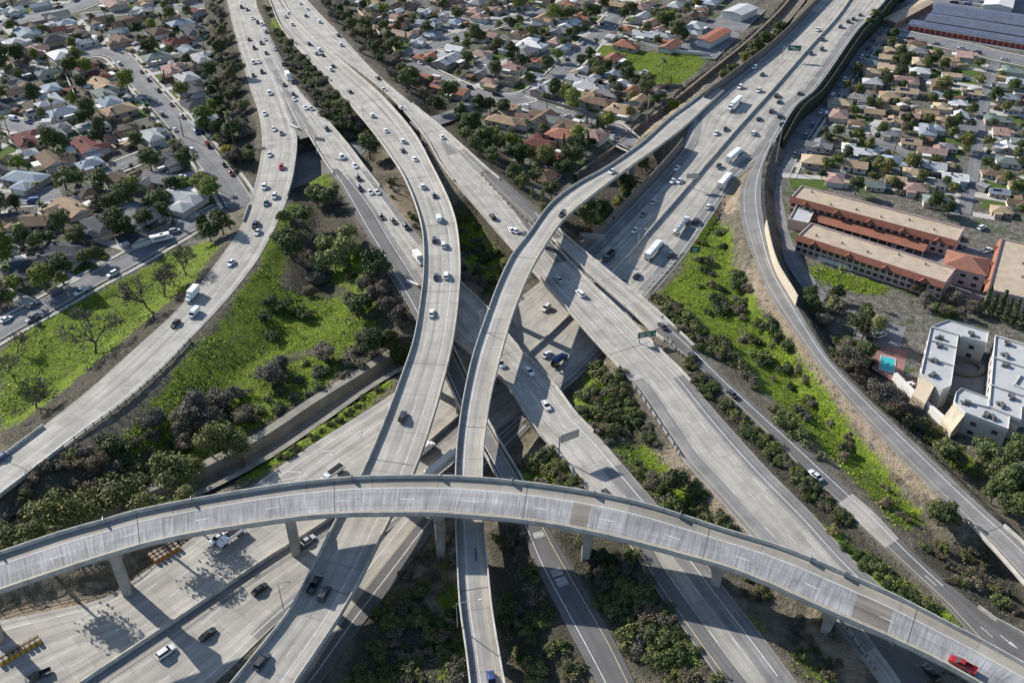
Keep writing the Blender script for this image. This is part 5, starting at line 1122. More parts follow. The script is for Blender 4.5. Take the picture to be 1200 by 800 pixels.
# grey courtyard block
def block():
    h = 6.6; o0 = at(1120,470,0); o = empty('apartment_building', (o0[0], o0[1], 0)); tag(o, 'big grey flat roofed courtyard apartment block beside the brick pool deck', 'apartments'); off = np.array((o0[0], o0[1], 0))
    wings = [[(1091,384),(1123,393),(1114,453),(1104,457),(1079,439)], [(1111,376),(1158,390),(1156,404),(1126,395.5),(1123.6,393),(1092,383.4)], [(1166,394),(1230,414),(1230,478),(1197,478),(1196,493),(1158.6,477.5)], [(1126,456),(1158,467),(1158,478),(1183,489),(1181,504),(1131,484.5),(1118,472),(1120,461)]]
    wm = mini((1.5, .14, 1.2), M['pane'], 'window'); nw = 0
    for w_ in wings:
        P = [at(*p, h)-off for p in w_]; c = sum(P)/len(P); m = MB(); m.loft([[(p[0], p[1], -1) for p in P][::-1], [(p[0], p[1], h) for p in P][::-1]]); m.build('wall', M['stucco'], o, color=(.43, .41, .385))
        r_ = MB(); r_.poly([tuple(c+(p-c)*.985+np.array((0, 0, .08))) for p in P][::-1]); r_.build('flat_roof', M['grey_roof'], o)
        q = MB(); n = len(P)
        ring = lambda k, z: [tuple(c+(p-c)*k+np.array((0, 0, z))) for p in P][::-1]
        q.loft([ring(1.004, -.5), ring(1.004, .55), ring(.984, .55), ring(.984, .1)], 0, caps=False); q.build('roof_parapet', M['stucco'], o, color=(.52, .51, .49))
        for k in range(n):
            a, b = P[k], P[(k+1) % n]; L = np.hypot(*(b-a)[:2]); ang = math.atan2(b[1]-a[1], b[0]-a[0])
            nrm = np.array((b[1]-a[1], a[0]-b[0])); mid_ = (a+b)[:2]/2; nrm = nrm*np.sign(nrm@(mid_-c[:2]))
            if nrm@(-(mid_+off[:2])) < 0: continue
            for j in range(int(L/4.2)):
                for z in (1.5, 4.4):
                    t = (j+.5)/int(L/4.2); x = a*(1-t)+b*t
                    if nw < 95: link('window', wm, o, (x[0], x[1], z), ang); nw += 1
    for (x1, y1), (x2, y2) in (((1086,420),(1116,429)), ((1091,400),(1120,408)), ((1128,395),(1156,403)), ((1163,420),(1215,436)), ((1160,452),(1215,470)), ((1124,470),(1158,478)), ((1188,452),(1196,440)), ((1188,452),(1212,462))):
        a, b = at(x1, y1, h)-off, at(x2, y2, h)-off; q = MB(); q.box(((a[0]+b[0])/2, (a[1]+b[1])/2, h+.3), (math.hypot(b[0]-a[0], b[1]-a[1]), .3, .7), math.atan2(b[1]-a[1], b[0]-a[0])); q.build('roof_wall', M['stucco'], o, color=(.52, .51, .49))
    um = MB(); um.box((0, 0, .5), (1.5, 1.0, 1.0)); um.box((.9, .7, .35), (.9, .8, .7)); um.box((-.9, .5, .3), (.6, .5, .6)); ume = um.mesh('roof_unit', M['metal'])
    for x, y in ((1102,397),(1101,406),(1095,424),(1093,441),(1139,393),(1181,404),(1179,418),(1178,429),(1186,467),(1174,476),(1133,473),(1156,488),(1163,490)):
        p = at(x, y, h)-off; link('roof_unit', ume, o, (p[0], p[1], h+.1), random.uniform(0, 3))
    for w_ in ([(1080,442,6.4),(1095,452,6.4),(1084,473,2.6),(1069,462,2.6)], [(1118,472,6.4),(1132,484,6.4),(1115,506,2.4),(1104,490,2.4)]):
        P = [at(x, y, z)-off for x, y, z in w_]; m = MB(); m.loft([[tuple(p-np.array((0, 0, .4))) for p in P][::-1], [tuple(p) for p in P][::-1]]); m.build('sloping_roof', M['cream'], o)
        g = MB(); lo = [np.array((p[0], p[1], -.5)) for p in P]; g.loft([[tuple(p) for p in lo][::-1], [tuple(p-np.array((0, 0, .45))) for p in P][::-1]]); g.build('wall', M['stucco'], o, color=(.45, .38, .30))
block()
lot([(1023,402),(1064,410),(1056,452),(1052,450),(1022,432)], 'brick_deck', 'pool_deck', .05); lot([(1123,395),(1157,404),(1152,470),(1110,462)], 'lotasphalt', 'courtyard', .05)
lot([(1056,452),(1068,440),(1110,490),(1112,503)], 'brick_deck', 'pavement', .045)
wall_along([(1047,445),(1080,476),(1113,506)], 2.6, 1.4, 'boundary_wall', 'thick white boundary wall below the courtyard block and pool', 'wall', 'trim')
def swimming_pool(pts, label):
    P = [at(*p, .16) for p in pts]; c = sum(P)/len(P); o = empty('swimming_pool', c); tag(o, label, 'pool'); m = MB()
    ring = lambda k, z: [tuple((p-c)*k+np.array((0, 0, z))) for p in P][::-1]
    m.loft([ring(1.18, -.3), ring(1.18, .06), ring(1.0, .06), ring(1.0, -.3)], 0, caps=False); m.build('coping', M['sidewalk'], o); w_ = MB(); w_.poly(ring(1.001, -.02)); w_.build('water', M['water'], o)
swimming_pool([(1033,417),(1049,421),(1047,436),(1031,432)], 'turquoise rectangular pool on the brick deck')
swimming_pool([(9,290),(18,287),(25,291),(22,296),(11,296)], 'turquoise backyard pool near the left edge')
swimming_pool([(240,97),(248,96),(249,104),(242,105)], 'small backyard pool close to the upper left freeway'); swimming_pool([(620,44),(634,43),(636,47),(622,48)], 'backyard pool behind the middle suburb street')
ring_m = MB(); c0 = at(1131,432,.1)
for k in range(24):
    a, b = 6.2832*k/24, 6.2832*(k+1)/24; f = lambda t, q, z: (c0[0]+5.5*q*math.cos(t), c0[1]+4.2*q*math.sin(t), z)
    ring_m.quad(f(a, .72, .9), f(a, 1, .9), f(b, 1, .9), f(b, .72, .9)); ring_m.quad(f(a, 1, 0), f(b, 1, 0), f(b, 1, .9), f(a, 1, .9)); ring_m.quad(f(b, .72, 0), f(a, .72, 0), f(a, .72, .9), f(b, .72, .9))
tag(ring_m.build('planter', M['dark_block']), 'round dark planter ring in the courtyard of the grey apartment block', 'planter')
# storage sheds and workshops
def shed(name, label, p0, p1, w, h, roof, wall='block', doors=0):
    a, b = at(*p0, 0), at(*p1, 0); L = np.hypot(*(b-a)[:2]); ang = math.atan2(b[1]-a[1], b[0]-a[0]); c = (a+b)/2; o = empty(name, (c[0], c[1], 0), ang); tag(o, label, 'shed')
    wm, rm = MB(), MB(); wing(wm, rm, 0, 0, L, w, 'gable', h, .4, .16); wm.build('wall', M[wall], o); rm.build('roof', M[roof], o)
    dm = mini((2.6, .12, 2.3), M['red_door'], 'roller_door')
    for k in range(doors): link('roller_door', dm, o, (-L/2+L*(k+.5)/doors, -w/2-.03, 1.2))
shed('storage_shed', 'topmost long blue grey roofed storage shed below the packed car lot', (1094,18), (1240,40), 22, 4.5, 'blue_roof')
shed('storage_shed', 'middle long blue grey roofed storage shed', (1086,28), (1240,53), 16, 4, 'blue_roof')
shed('storage_shed', 'lowest long blue grey roofed storage shed with red roller doors', (1066,33), (1240,62), 9, 3.4, 'blue_roof', 'trim', 26)
shed('storage_shed', 'short tan storage row angled beside the freeway end of the sheds', (1040,32), (1085,8), 8, 3.4, 'gravel_roof', 'dark_block', 5)
shed('warehouse', 'long narrow white roofed warehouse standing between the packed car lots', (1166,20), (1175,-14), 15, 6, 'trim', 'trim')
shed('workshop', 'long orange roofed workshop beside the railway strip', (824,56), (848,42), 8, 3.6, 'terracotta', 'trim')
shed('workshop', 'white roofed workshop near the wash at the top', (857,24), (876,15), 12, 4, 'grey_roof', 'trim')
# ---- houses read from the photograph, then the rows behind them
LEFT, MID, RIGHT = 'in the left suburb', 'in the middle suburb', 'in the right suburb'
def px_house(spec, place, base):
    for line in spec.split(';'):
        q = line.split(',')
        if len(q) < 3: continue
        p = at(float(q[0]), float(q[1])+4, 0); v = int(q[3]) if len(q) > 3 and q[3] else random.choice((0, 1, 2, 5, 0, 2)); rz = R(base+(float(q[4]) if len(q) > 4 else random.choice((0, 0, 90, 180))))+random.uniform(-.06, .06)
        house(p, rz, v, q[2], float(q[5]) if len(q) > 5 else random.uniform(.85, 1.02), place, True)
px_house('35,262,brown,0,5,1.0;30,212,bluish grey,2,-20,1.1;85,247,tan,0,-40,1.0;116,268,charcoal,2,-45,1.0;157,252,grey,1,-35,1.15;148,214,dark brown,5,-30,1;190,212,grey,0,-20,.95;213,235,pale grey,2,-25,1.15;76,298,charcoal,2,-10,1.05;38,314,charcoal,0,35,1.1;4,262,charcoal,1,20,1;0,322,brown,1,20,.9', LEFT, 0)
px_house('117,90,dark red;120,101,tan;125,111,greenish grey;130,121,bluish grey;140,131,tan;181,160,pale grey;143,160,dark brown;103,174,dark red;62,190,brown;33,165,dark red;65,157,grey;75,133,bluish grey;60,119,pale grey;25,108,brown;200,190,charcoal;241,140,bluish grey;234,122,charcoal;227,106,charcoal;220,92,pale grey;204,82,pinkish;212,50,dark red;100,50,pale grey;30,40,bluish grey;27,85,brown;42,60,pinkish;72,66,white;150,28,dark brown;140,48,brown;186,38,dark brown;60,85,greenish grey', LEFT, 130)
px_house('467,22,pinkish;472,41,pinkish;502,29,bluish grey;527,18,pale grey;525,72,pale grey;504,67,terracotta;570,42,pinkish;597,24,dark red;570,85,grey;535,109,terracotta,3;520,103,terracotta,3;502,93,terracotta,3;592,142,tan;615,62,grey;605,58,white;625,53,white;667,30,white;657,37,grey;757,42,pale grey;772,44,pale grey;735,54,terracotta;715,70,terracotta;682,95,pale grey;637,105,pale grey;692,103,pale grey;710,110,grey;682,113,tan;700,120,brown;730,131,tan,1;637,170,dark red;645,186,dark red;660,160,terracotta;692,160,pinkish;672,150,brown;650,142,greenish grey;610,140,brown;635,141,brown;785,24,terracotta;720,6,tan', MID, 150)
def clear_spot(p, rad, px, py):
    for P, hw in STREETS:
        if ((P[:, 0]-p[0])**2+(P[:, 1]-p[1])**2).min() < (hw+rad*.62+1)**2: return False
    for r in ROADS.values():
        d = np.hypot(r.C[:, 0]-p[0], r.C[:, 1]-p[1]); k = d.argmin()
        if d[k] < r.w[k]/2+rad+3: return False
    return all((p[0]-x)**2+(p[1]-y)**2 > (rad+q+1.0)**2 for x, y, q in HPOS) and not any(inside(b, np.array([px]), np.array([py]))[0] for b in KEEP)
KEEP = [[(915,215),(1000,215),(1200,270),(1200,520),(1040,520),(960,380)], [(1020,-20),(1240,-20),(1240,72),(1120,66),(1030,42)], [(700,50),(765,58),(832,65),(800,102),(755,100),(700,72)], [(785,70),(855,-10),(910,-10),(845,75)], [(620,235),(700,170),(760,170),(640,260)], [(0,405),(240,275),(290,230),(300,400),(0,520)],
        [(228,-10),(262,-10),(300,130),(310,230),(262,190)], [(370,-10),(395,-10),(560,130),(650,250),(560,200)], [(895,205),(960,200),(930,330),(980,380),(900,300)], [(850,80),(950,-10),(1040,10),(900,200),(800,150)], [(700,170),(850,60),(900,20),(930,0),(900,60),(790,150)]]
def fill(poly, ang, du, dv, smin, smax, colours, place, variants):
    P = np.array([at(*p, 0)[:2] for p in poly]); co, si = math.cos(R(ang)), math.sin(R(ang)); U = P@np.array([co, si]); V = P@np.array([-si, co]); n = 0
    cells = [(u, v) for u in np.arange(U.min(), U.max(), du) for v in np.arange(V.min(), V.max(), dv)]
    for u, v in cells:
        u += random.uniform(-.08, .08)*du; v += random.uniform(-.1, .1)*dv; x, y = u*co-v*si, u*si+v*co; px, py = proj((x, y, 0))
        if not inside(poly, np.array([px]), np.array([py]))[0] or px < -25 or px > 1225 or py < -14: continue
        s = random.uniform(smin, smax); k = random.choice(variants)
        if clear_spot((x, y), HOUSES[k]['size']*s*.47, px, py): house((x, y), R(ang)+random.choice((0, math.pi, math.pi/2, 0))+random.uniform(-.05, .05), k, random.choice(colours), s, place, py > 110); n += 1
    return n
GL = ['pale grey', 'white', 'charcoal', 'grey', 'pale grey', 'charcoal', 'brown', 'dark brown', 'tan', 'greenish grey', 'bluish grey', 'dark red', 'pinkish']
GM = ['pale grey', 'grey', 'pinkish', 'brown', 'terracotta', 'white', 'tan', 'bluish grey', 'dark brown']
GR = ['tan', 'buff', 'white', 'pale grey', 'grey', 'pinkish', 'brown', 'buff', 'bluish grey', 'greenish grey', 'white']
fill([(-40,-20),(232,-20),(258,120),(290,215),(230,262),(100,330),(-40,400)], 40, 8, 8.6, .7, .98, GL, LEFT, (0, 1, 2, 3, 5, 6))
fill([(380,-20),(930,-20),(830,70),(735,150),(640,235),(480,90)], 60, 7.6, 8, .66, .92, GM, MID, (0, 1, 2, 3, 5, 6))
fill([(1045,25),(1235,60),(1235,262),(1130,255),(908,212),(960,120)], -17, 7.5, 7.5, .58, .84, GR, RIGHT, (0, 1, 2, 3, 4, 5, 6, 6))
print('houses', len(HPOS))
# ---- yards: drives, lawns, garden trees, parked cars, yard walls, sheds
dm, lm = MB(), MB()
for k, (x, y, q) in enumerate(HPOS):
    best = min(((P[:, 0]-x)**2+(P[:, 1]-y)**2).min() for P, hw in STREETS); P, hw = min(STREETS, key=lambda S_: ((S_[0][:, 0]-x)**2+(S_[0][:, 1]-y)**2).min())
    i = int(((P[:, 0]-x)**2+(P[:, 1]-y)**2).argmin()); d = np.array((P[i, 0]-x, P[i, 1]-y)); L = np.hypot(*d); d /= max(L, .1); n = np.array((-d[1], d[0])); o = random.choice((-4, 4)); z = .1+.0006*(k % 40)
    if L < 34:
        a = np.array((x, y))+d*q*.5+n*o; b = np.array((x, y))+d*max(L-hw-.3, 2)+n*o
        dm.quad((*(a-n*2), z), (*(a+n*2), z), (*(b+n*2), z), (*(b-n*2), z))
        if random.random() < .55:
            a = np.array((x, y))+d*q*.75-n*o*.6; b = np.array((x, y))+d*max(L-hw-3.2, q*.8+.5)-n*o*.6; lm.quad((*(a-n*4), z-.05), (*(a+n*4), z-.05), (*(b+n*4), z-.05), (*(b-n*4), z-.05))
    elif random.random() < .5: 
        a = np.array((x, y))+n*q; b = a+d*6; (lm if random.random() < .4 else dm).quad((*(a-n*2.5), z-.05), (*(a+n*2.5), z-.05), (*(b+n*2.5), z-.05), (*(b-n*2.5), z-.05))
def two_sided(m): return m
tag(dm.build('driveways', M['sidewalk']), kind='structure'); tag(lm.build('lawn', plain('lawn_grass', (.075, .115, .03), .95, .1, .4, .5)), 'short green lawn patches in front of the houses', 'lawn', kind='stuff')
def garden(poly, n, kinds, tones, smin, smax, place):
    xs = [p[0] for p in poly]; ys = [p[1] for p in poly]; got = 0; t = 0
    while got < n and t < n*30:
        t += 1; py = random.uniform(min(ys), max(ys)); px = random.uniform(min(xs), max(xs))
        if not inside(poly, np.array([px]), np.array([py]))[0]: continue
        p = Vector(tuple(at(px, py, 0))); s = random.uniform(smin, smax); k = random.choice(kinds)
        if any((p.x-a)**2+(p.y-b)**2 < (q*.8+.5+s*.6)**2 for a, b, q in HPOS): continue
        if any(((P[:, 0]-p.x)**2+(P[:, 1]-p.y)**2).min() < (hw+1.2)**2 for P, hw in STREETS) or not clear_of_roads(p.x, p.y, 3) or any(inside(b, np.array([px]), np.array([py]))[0] for b in KEEP[:4]): continue
        plant(k, p, s, random.choice(tones), place, parts=py > 60); got += 1
garden([(-20,-10),(232,-10),(258,120),(285,205),(215,262),(100,320),(-20,385)], 340, ['round', 'tall', 'dryround', 'bush', 'tall', 'dryround', 'palm', 'bush', 'cypress'], ['dark', 'dark', 'mid', 'olive', 'mauve', 'bright', 'grey'], .4, 1.0, LEFT)
garden([(400,-10),(920,-10),(825,75),(735,150),(640,230),(480,90)], 350, ['round', 'tall', 'dryround', 'bush', 'tall', 'dryround', 'cypress', 'palm'], ['dark', 'dark', 'mid', 'olive', 'mauve', 'grey', 'bright'], .4, .95, MID)
garden([(1045,25),(1225,60),(1225,262),(1130,255),(912,212),(960,120)], 190, ['round', 'bush', 'bush', 'round', 'dryround', 'tall'], ['dark', 'mid', 'olive'], .4, .75, RIGHT)
plants('palm', 'dark', 'behind the upper left freeway', [(240,62,1.2),(226,30,1.0),(176,34,1.1),(158,25,.9),(128,38,1.2),(205,20,1.1),(196,55,1.0)], 1.0)
plants('tall', 'dark', LEFT, [(85,92,.85),(20,248,.6),(150,285,.75),(172,268,.7),(135,262,.5)]); plants('round', 'mid', LEFT, [(182,245,1.0),(190,240,.9),(132,250,.8),(78,222,1.0),(95,218,.8)], 1.1); plants('round', 'bright', LEFT, [(52,330,.8),(18,345,.7),(75,335,.6)])
plants('palm', 'mid', 'on the weedy apartment lot', [(955,342,.75),(980,345,.75)]); plants('cypress', 'dark', 'in the row at the right edge', [(1152,366),(1160,370),(1168,374),(1176,378),(1184,382),(1193,386)], 1.15)
plants('tall', 'dark', RIGHT, [(1002,228,.55),(1095,248,.65),(1110,255,.55)]); plants('tall', 'mid', RIGHT, [(1190,232,.6),(1200,225,.55),(1178,215,.45),(1120,150,.5)])
plants('tall', 'dark', "at the widest freeway's far end", [(1025,25,.6),(1035,18,.65),(1045,12,.6),(1055,6,.6),(1018,32,.5),(1030,26,.5),(1062,-2,.6)])
plants('tall', 'dark', MID, [(650,115,.7),(665,118,.7),(735,100,.7),(745,104,.6),(680,80,.6)])
FENC = {'brown wooden': (.17, .12, .08), 'grey wooden': (.24, .23, .21), 'pale': (.5, .47, .42)}
for k, (x, y, q) in list(enumerate(HPOS)):
    if random.random() > .42: continue
    a_ = R(random.choice((40, 130, 150, 60, -17))) if x < 250 else R(random.choice((-17, 73))); L_ = q*random.uniform(1.4, 2.2); m_ = 2.2+q*.75; co_, si_ = math.cos(a_), math.sin(a_); P_ = [(x+u*co_-v*si_, y+u*si_+v*co_) for u, v in ((-L_/2, m_), (L_/2, m_), (L_/2, m_-q*.9))]
    if any(not clear_spot(p_, .2, *proj((*p_, 0))) for p_ in P_): continue
    m = MB()
    for (x1, y1), (x2, y2) in zip(P_, P_[1:]): m.box(((x1+x2)/2-x, (y1+y2)/2-y, .9), (math.hypot(x2-x1, y2-y1), .12, 1.8), math.atan2(y2-y1, x2-x1))
    c_ = random.choice(list(FENC)); o = m.build('yard_fence', M['stucco'], None, (x, y, .02), 0, FENC[c_]); px, py = proj(P_[0]+(1,)); name_later(o, c_+' yard fence', LEFT if px < 300 else MID if px < 900 else RIGHT, 'fence', 'yard fences', (*P_[1], 1.2))
SHEDC = {'white': (.6, .6, .58), 'grey': (.25, .25, .25), 'tan': (.36, .28, .19), 'rusty brown': (.16, .1, .07)}
_w, _r = MB(), MB(); wing(_w, _r, 0, 0, 3.4, 2.6, 'gable', 2.1, .2, .25); _i = len(_w.v); _w.v += _r.v; _w.f += [tuple(_i+q for q in f) for f in _r.f]; _w.uv += _r.uv; _w.mi += [1]*len(_r.f); SHEDME = _w.mesh('garden_shed', [M['stucco'], M['roof']])
for k, (x, y, q) in list(enumerate(HPOS)):
    for _ in range(random.choice((0, 1, 1, 2))):
        a_ = random.uniform(0, 6.28); x2, y2 = x+math.cos(a_)*(q+2.4), y+math.sin(a_)*(q+2.4); px, py = proj((x2, y2, 0))
        if not clear_spot((x2, y2), 1.2, px, py) or any((x2-b[0])**2+(y2-b[1])**2 < 3 for b in PLANTS[-500:]): continue
        c_ = random.choice(list(SHEDC)); o = link('garden_shed', SHEDME, None, (x2, y2, .02), random.uniform(0, 3), SHEDC[c_], (random.uniform(.7, 1.7), random.uniform(.8, 1.5), random.uniform(.8, 1.1)))
        name_later(o, c_+' garden shed', LEFT if px < 300 else MID if px < 900 else RIGHT, 'shed', 'garden sheds', (x2, y2, .5))
def along(P, hw, n, place, side, t0=0.0, t1=1.0, cols=None):
    for k in range(n):
        i = int((t0+(t1-t0)*(k+random.uniform(.2, .8))/n)*(len(P)-1)); i = min(max(i, 1), len(P)-2); d = P[i+1]-P[i-1]; a = math.atan2(d[1], d[0]); nn = np.array((-math.sin(a), math.cos(a)))
        p = (P[i, 0]+nn[0]*side*(hw-1.2), P[i, 1]+nn[1]*side*(hw-1.2), P[i, 2]+.02); px, py = proj(p)
        vehicle(random.choice(['sedan', 'suv', 'sedan', 'pickup', 'van', 'suv']), random.choice(cols or ['white', 'silver', 'dark', 'grey', 'white', 'black', 'maroon', 'blue']), p, a+(0 if side > 0 else math.pi), place, py > 185, 'parked cars '+place)
along(L1, 4.75, 9, 'parked on the long left street', 1, .25, .95); along(L1, 4.75, 6, 'parked on the long left street', -1, .2, .8); along(L3, 4.5, 4, 'parked beside the green verge', 1, .08, .45); along(L3, 4.5, 3, 'parked beside the green verge', -1, .2, .62)
along(L2, 5, 5, 'parked on the short left street', 1); along(L4, 4.7, 3, 'parked in the left dead end', -1); along(L5, 7, 5, 'parked on the broad corner street', 1)
along(M2, 4.5, 8, 'parked on the winding middle street', 1); along(M3, 4.5, 4, 'parked near the street bridge', -1); along(R1, 6, 14, 'parked below the dark retaining wall', 1, .05, .95); along(R1, 6, 8, 'parked below the dark retaining wall', -1, .1, .9); along(R4, 5.5, 6, 'parked beside the storage sheds', -1, .1, .8)
def parked(spec, place, rz):
    for line in spec.split(';'):
        q = line.split(); p = at(float(q[0]), float(q[1]), .07); vehicle(q[3], q[2], p, R(rz)+random.uniform(-.1, .1), place, float(q[1]) > 185, 'parked cars '+place)
parked('190 282 white motorhome;1036 378 red sedan;1017 388 white suv;1032 394 silver suv;1064 443 dark sedan;1064 452 white sedan;985 267 white pickup;1156 295 white pickup;1150 268 white suv;1124 280 dark suv;1126 290 black sedan;1120 297 dark sedan;1050 288 white sedan;1060 292 silver sedan;560 137 white motorhome;562 147 white motorhome;715 142 white sedan;755 86 white pickup;761 92 white sedan;108 222 white sedan;115 223 silver suv;123 225 white sedan;130 227 dark sedan;205 208 white suv;213 209 white suv;205 272 silver suv', 'parked off the street', 30)
for k in range(48):
    c = k % 12; rr = k//12; x, y = 1112+c*4.2+rr*2.2+(14 if c > 8 else 0), 12.5-rr*4.4+c*.55; p = at(x, y, .07)
    vehicle(random.choice(['sedan', 'suv', 'pickup']), random.choice(['white', 'silver', 'dark', 'blue', 'white', 'grey']), p, R(-20)+random.uniform(-.06, .06), 'in the packed upper right lot', False, 'cars packed in the lot behind the sheds')
def yard_wall(pts, label, mat='block', h=1.7): wall_along(pts, h, .25, 'yard_wall', label, 'wall', mat, z=0)
yard_wall([(68,72),(82,100),(92,122),(100,137),(108,147)], 'long pale yard wall running down between back gardens of the left suburb', 'trim'); yard_wall([(252,118),(259,140),(264,160)], 'yard wall beside the houses next to the upper left freeway')
yard_wall([(418,12),(440,35),(467,64)], 'pale wall running beside the grassy bank to the street corner', 'cream'); yard_wall([(700,72),(755,101),(800,103)], 'low wall on the lower side of the bright green field'); yard_wall([(750,52),(790,62),(832,66)], 'pale wall between the green field and the workshops', 'trim')
yard_wall([(958,305),(1000,318),(1045,330)], 'white garden wall in front of the lower apartment row', 'trim'); yard_wall([(630,118),(690,135),(712,142)], 'wall along the bend of the street in the middle suburb')
yard_wall([(208,262),(185,272),(160,285)], 'wall behind the motorhome above the verge street'); yard_wall([(130,252),(95,240),(70,250)], 'garden wall between grey and tan roofed houses')
yard_wall([(965,178),(1000,188),(1070,206)], 'block wall between two house rows of the right suburb'); yard_wall([(985,118),(1060,136),(1140,155)], 'block wall across the upper half of the right suburb')
# ------------------------------------------------------------------ signs, poles, barrels
def panel_sign(name, label, base, ang, arm0, arm1, h, ph, face='steel', posts=(0,), z_extra=0, text=None):
    """sign face from arm0 to arm1 along its own x axis, carried at height h by posts standing at the listed x"""
    o = empty(name, base, ang); tag(o, label, 'sign'); m = MB(); m.box(((arm0+arm1)/2, -.16, h+ph/2), (arm1-arm0, .1, ph)); f = m.build('sign_panel', M[face], o)
    b = MB(); b.box(((arm0+arm1)/2, -.09, h+ph/2), (arm1-arm0+.12, .04, ph+.12)); b.build('sign_backing', M['steel'], f)
    if text:
        q = MB()
        for x, z, w_, hh in text: q.box((arm0+(arm1-arm0)*x, -.225, h+ph*z), ((arm1-arm0)*w_, .02, ph*hh))
        q.build('sign_lettering', M['white_paint'], f)
    for x in posts:
        p = MB(); p.tube([(x, 0, -1), (x, 0, h+ph*.9)], [.2, .15], 8); p.build('post', M['steel'], o)
    lo, hi = min(posts+(arm0,)), max(posts+(arm1,))
    for z in (h+ph*.3, h+ph*.7):
        p = MB(); p.tube([(lo, 0, z), (hi, 0, z)], .09, 6); p.build('arm', M['steel'], o)
def road_base(key, px, py): return on_road(key, px, py)
p, a = on_road('E', 655, 536); panel_sign('cantilever_sign', 'tall cantilever sign showing its blank grey back over the lower freeway', p, a+math.pi/2+math.pi*.0, -.6 if False else .3, 5.4, 4.8, 2.4, 'steel', (0,))
p, a = on_road('C', 752, 408); p2 = p+Vector((.6, .3, 0)); g = [(.2, .68, .26, .16), (.55, .68, .3, .16), (.25, .3, .34, .16), (.62, .3, .2, .16), (.88, .5, .1, .3)]
panel_sign('overhead_sign', 'green guide sign on two posts between the straight freeway and the narrow ramp', at(751,404,7.4), .25, -1.2, 4.2, 2.6, 1.9, 'green_sign', (-.6, 3.6), text=g)
panel_sign('gantry_sign', 'dark sign gantry seen from behind over the shaded lanes below the narrow flyover', at(679,296,.2), -.25, .6, 8.4, 6.2, 1.9, 'steel', (0,))
panel_sign('roadside_sign', 'small green roadside sign at the upper tip of the green slope', at(813,302,.8), .1, -1.6, 1.8, 2.2, 2.2, 'green_sign', (-1.0, 1.2), text=[(.5, .6, .6, .14), (.5, .3, .4, .14)])
panel_sign('overhead_sign', 'bright green overhead sign across the widest freeway near the top', at(916,72,6.4), -.1, 2.0, 8.2, 5.4, 2.6, 'green_sign', (0,), text=[(.35, .65, .4, .14), (.6, .35, .5, .14)])
panel_sign('median_sign', 'pale blue grey sign back standing on the median barrier of the widest freeway', at(811,219,2.6), .05, -2.6, 2.0, 3.6, 2.0, 'steel', (-.2,))
panel_sign('roadside_sign', 'yellowish exit sign in the fork beside the merging asphalt ramp', at(396,236,6.2), .0, -1.4, 1.6, 1.4, 1.3, 'cream', (-.9, 1.1))
panel_sign('cantilever_sign', 'slim cantilever sign at the fork of the two upper left freeways', at(371,178,6.4), -.35, .4, 4.6, 5.0, 1.5, 'steel', (0,))
def lamp_post(px, py, key, label, h=9, reach=2.2, side=0.0, z=None):
    if key: p, a = on_road(key, px, py)
    else: p, a = on_ground(px, py) if z is None else Vector(tuple(at(px, py, z))), 0
    o = empty('street_lamp', p, side); tag(o, label, 'street lamp'); m = MB(); m.tube([(0, 0, -.4), (0, 0, h*.5), (0, 0, h)], [.13, .1, .07], 6); m.build('pole', M['steel'], o)
    b = MB(); b.tube([(0, 0, h-.1), (reach*.5, 0, h+.25), (reach, 0, h+.3)], .05, 5); b.build('arm', M['steel'], o); c = MB(); c.box((reach+.3, 0, h+.28), (.8, .32, .16), 0, 0, .8); c.build('lamp_head', M['trim'], o)
lamp_post(332, 712, None, 'street lamp beside the left rail of the wide curved flyover at the bottom', 8, 2, .1, 1.5); lamp_post(536, 733, 'F', 'street lamp on the left rail of the narrow flyover near the bottom', 7, 4.4, .15)
lamp_post(563, 386, 'F', 'street lamp on the narrow flyover where it crosses the shaded freeway', 6.5, 2.2, .1)
lamp_post(747, 294, 'A2', 'street lamp on the median barrier beside the parked line of trucks', 8, 2.2, .3); lamp_post(426, 140, 'B', 'street lamp on the left rail of the wide curved flyover near the top', 7, 2, .4)
def mast(px, py, h, label, name='mast', wires=False):
    p = on_ground(px, py); o = empty(name, p); tag(o, label, 'pole'); m = MB(); m.tube([(0, 0, -.5), (0, 0, h*.5), (0, 0, h)], [.24, .2, .13], 8); m.build('pole', M['steel' if not wires else 'wood'], o)
    b = MB(); b.box((0, 0, h-.5), (2.3 if wires else .8, .16, .16 if wires else .5), .3); b.build('cross_arm' if wires else 'mast_head', M['wood' if wires else 'steel'], o)
mast(757, 153, 17, 'tall pale mast beside the wash near the top of the narrow flyover'); mast(909, 192, 15, 'tall pale pole in front of the dark retaining wall')
for x, y, h, l in ((508,132,11,'wooden power pole at the street under the straight freeway'), (641,133,10,'wooden power pole on the bend of the middle suburb street'), (739,150,11,'wooden power pole at the end of the middle suburb street'), (520,48,10,'wooden power pole near the grassy street corner'), (1047,182,9,'wooden power pole among the house rows of the right suburb'), (215,160,9,'wooden power pole on the long street of the left suburb'), (30,284,9,'wooden power pole behind the charcoal roofs at the left edge'), (1009,402,10,'wooden power pole at the edge of the small car park')): mast(x, y, h, l, 'power_pole', True)
def barrel_mesh(r, h, c):
    m = MB(); rings = []
    for z, q in ((0, 1), (.3*h, .97), (.32*h, .93), (.62*h, .93), (.64*h, .9), (h, .86)): rings.append([(r*q*math.cos(6.2832*k/12), r*q*math.sin(6.2832*k/12), z) for k in range(12)])
    m.loft(rings); return m.mesh('crash_barrel', M[c])
M['barrel_yellow'] = plain('yellow_plastic', (.50, .28, .03), .6, .4, .12, 2); M['barrel_lid'] = plain('barrel_lid', (.20, .195, .185), .7, .3, .15, 2); M['barrel_orange'] = plain('orange_plastic', (.45, .17, .03), .6, .4, .12, 2)
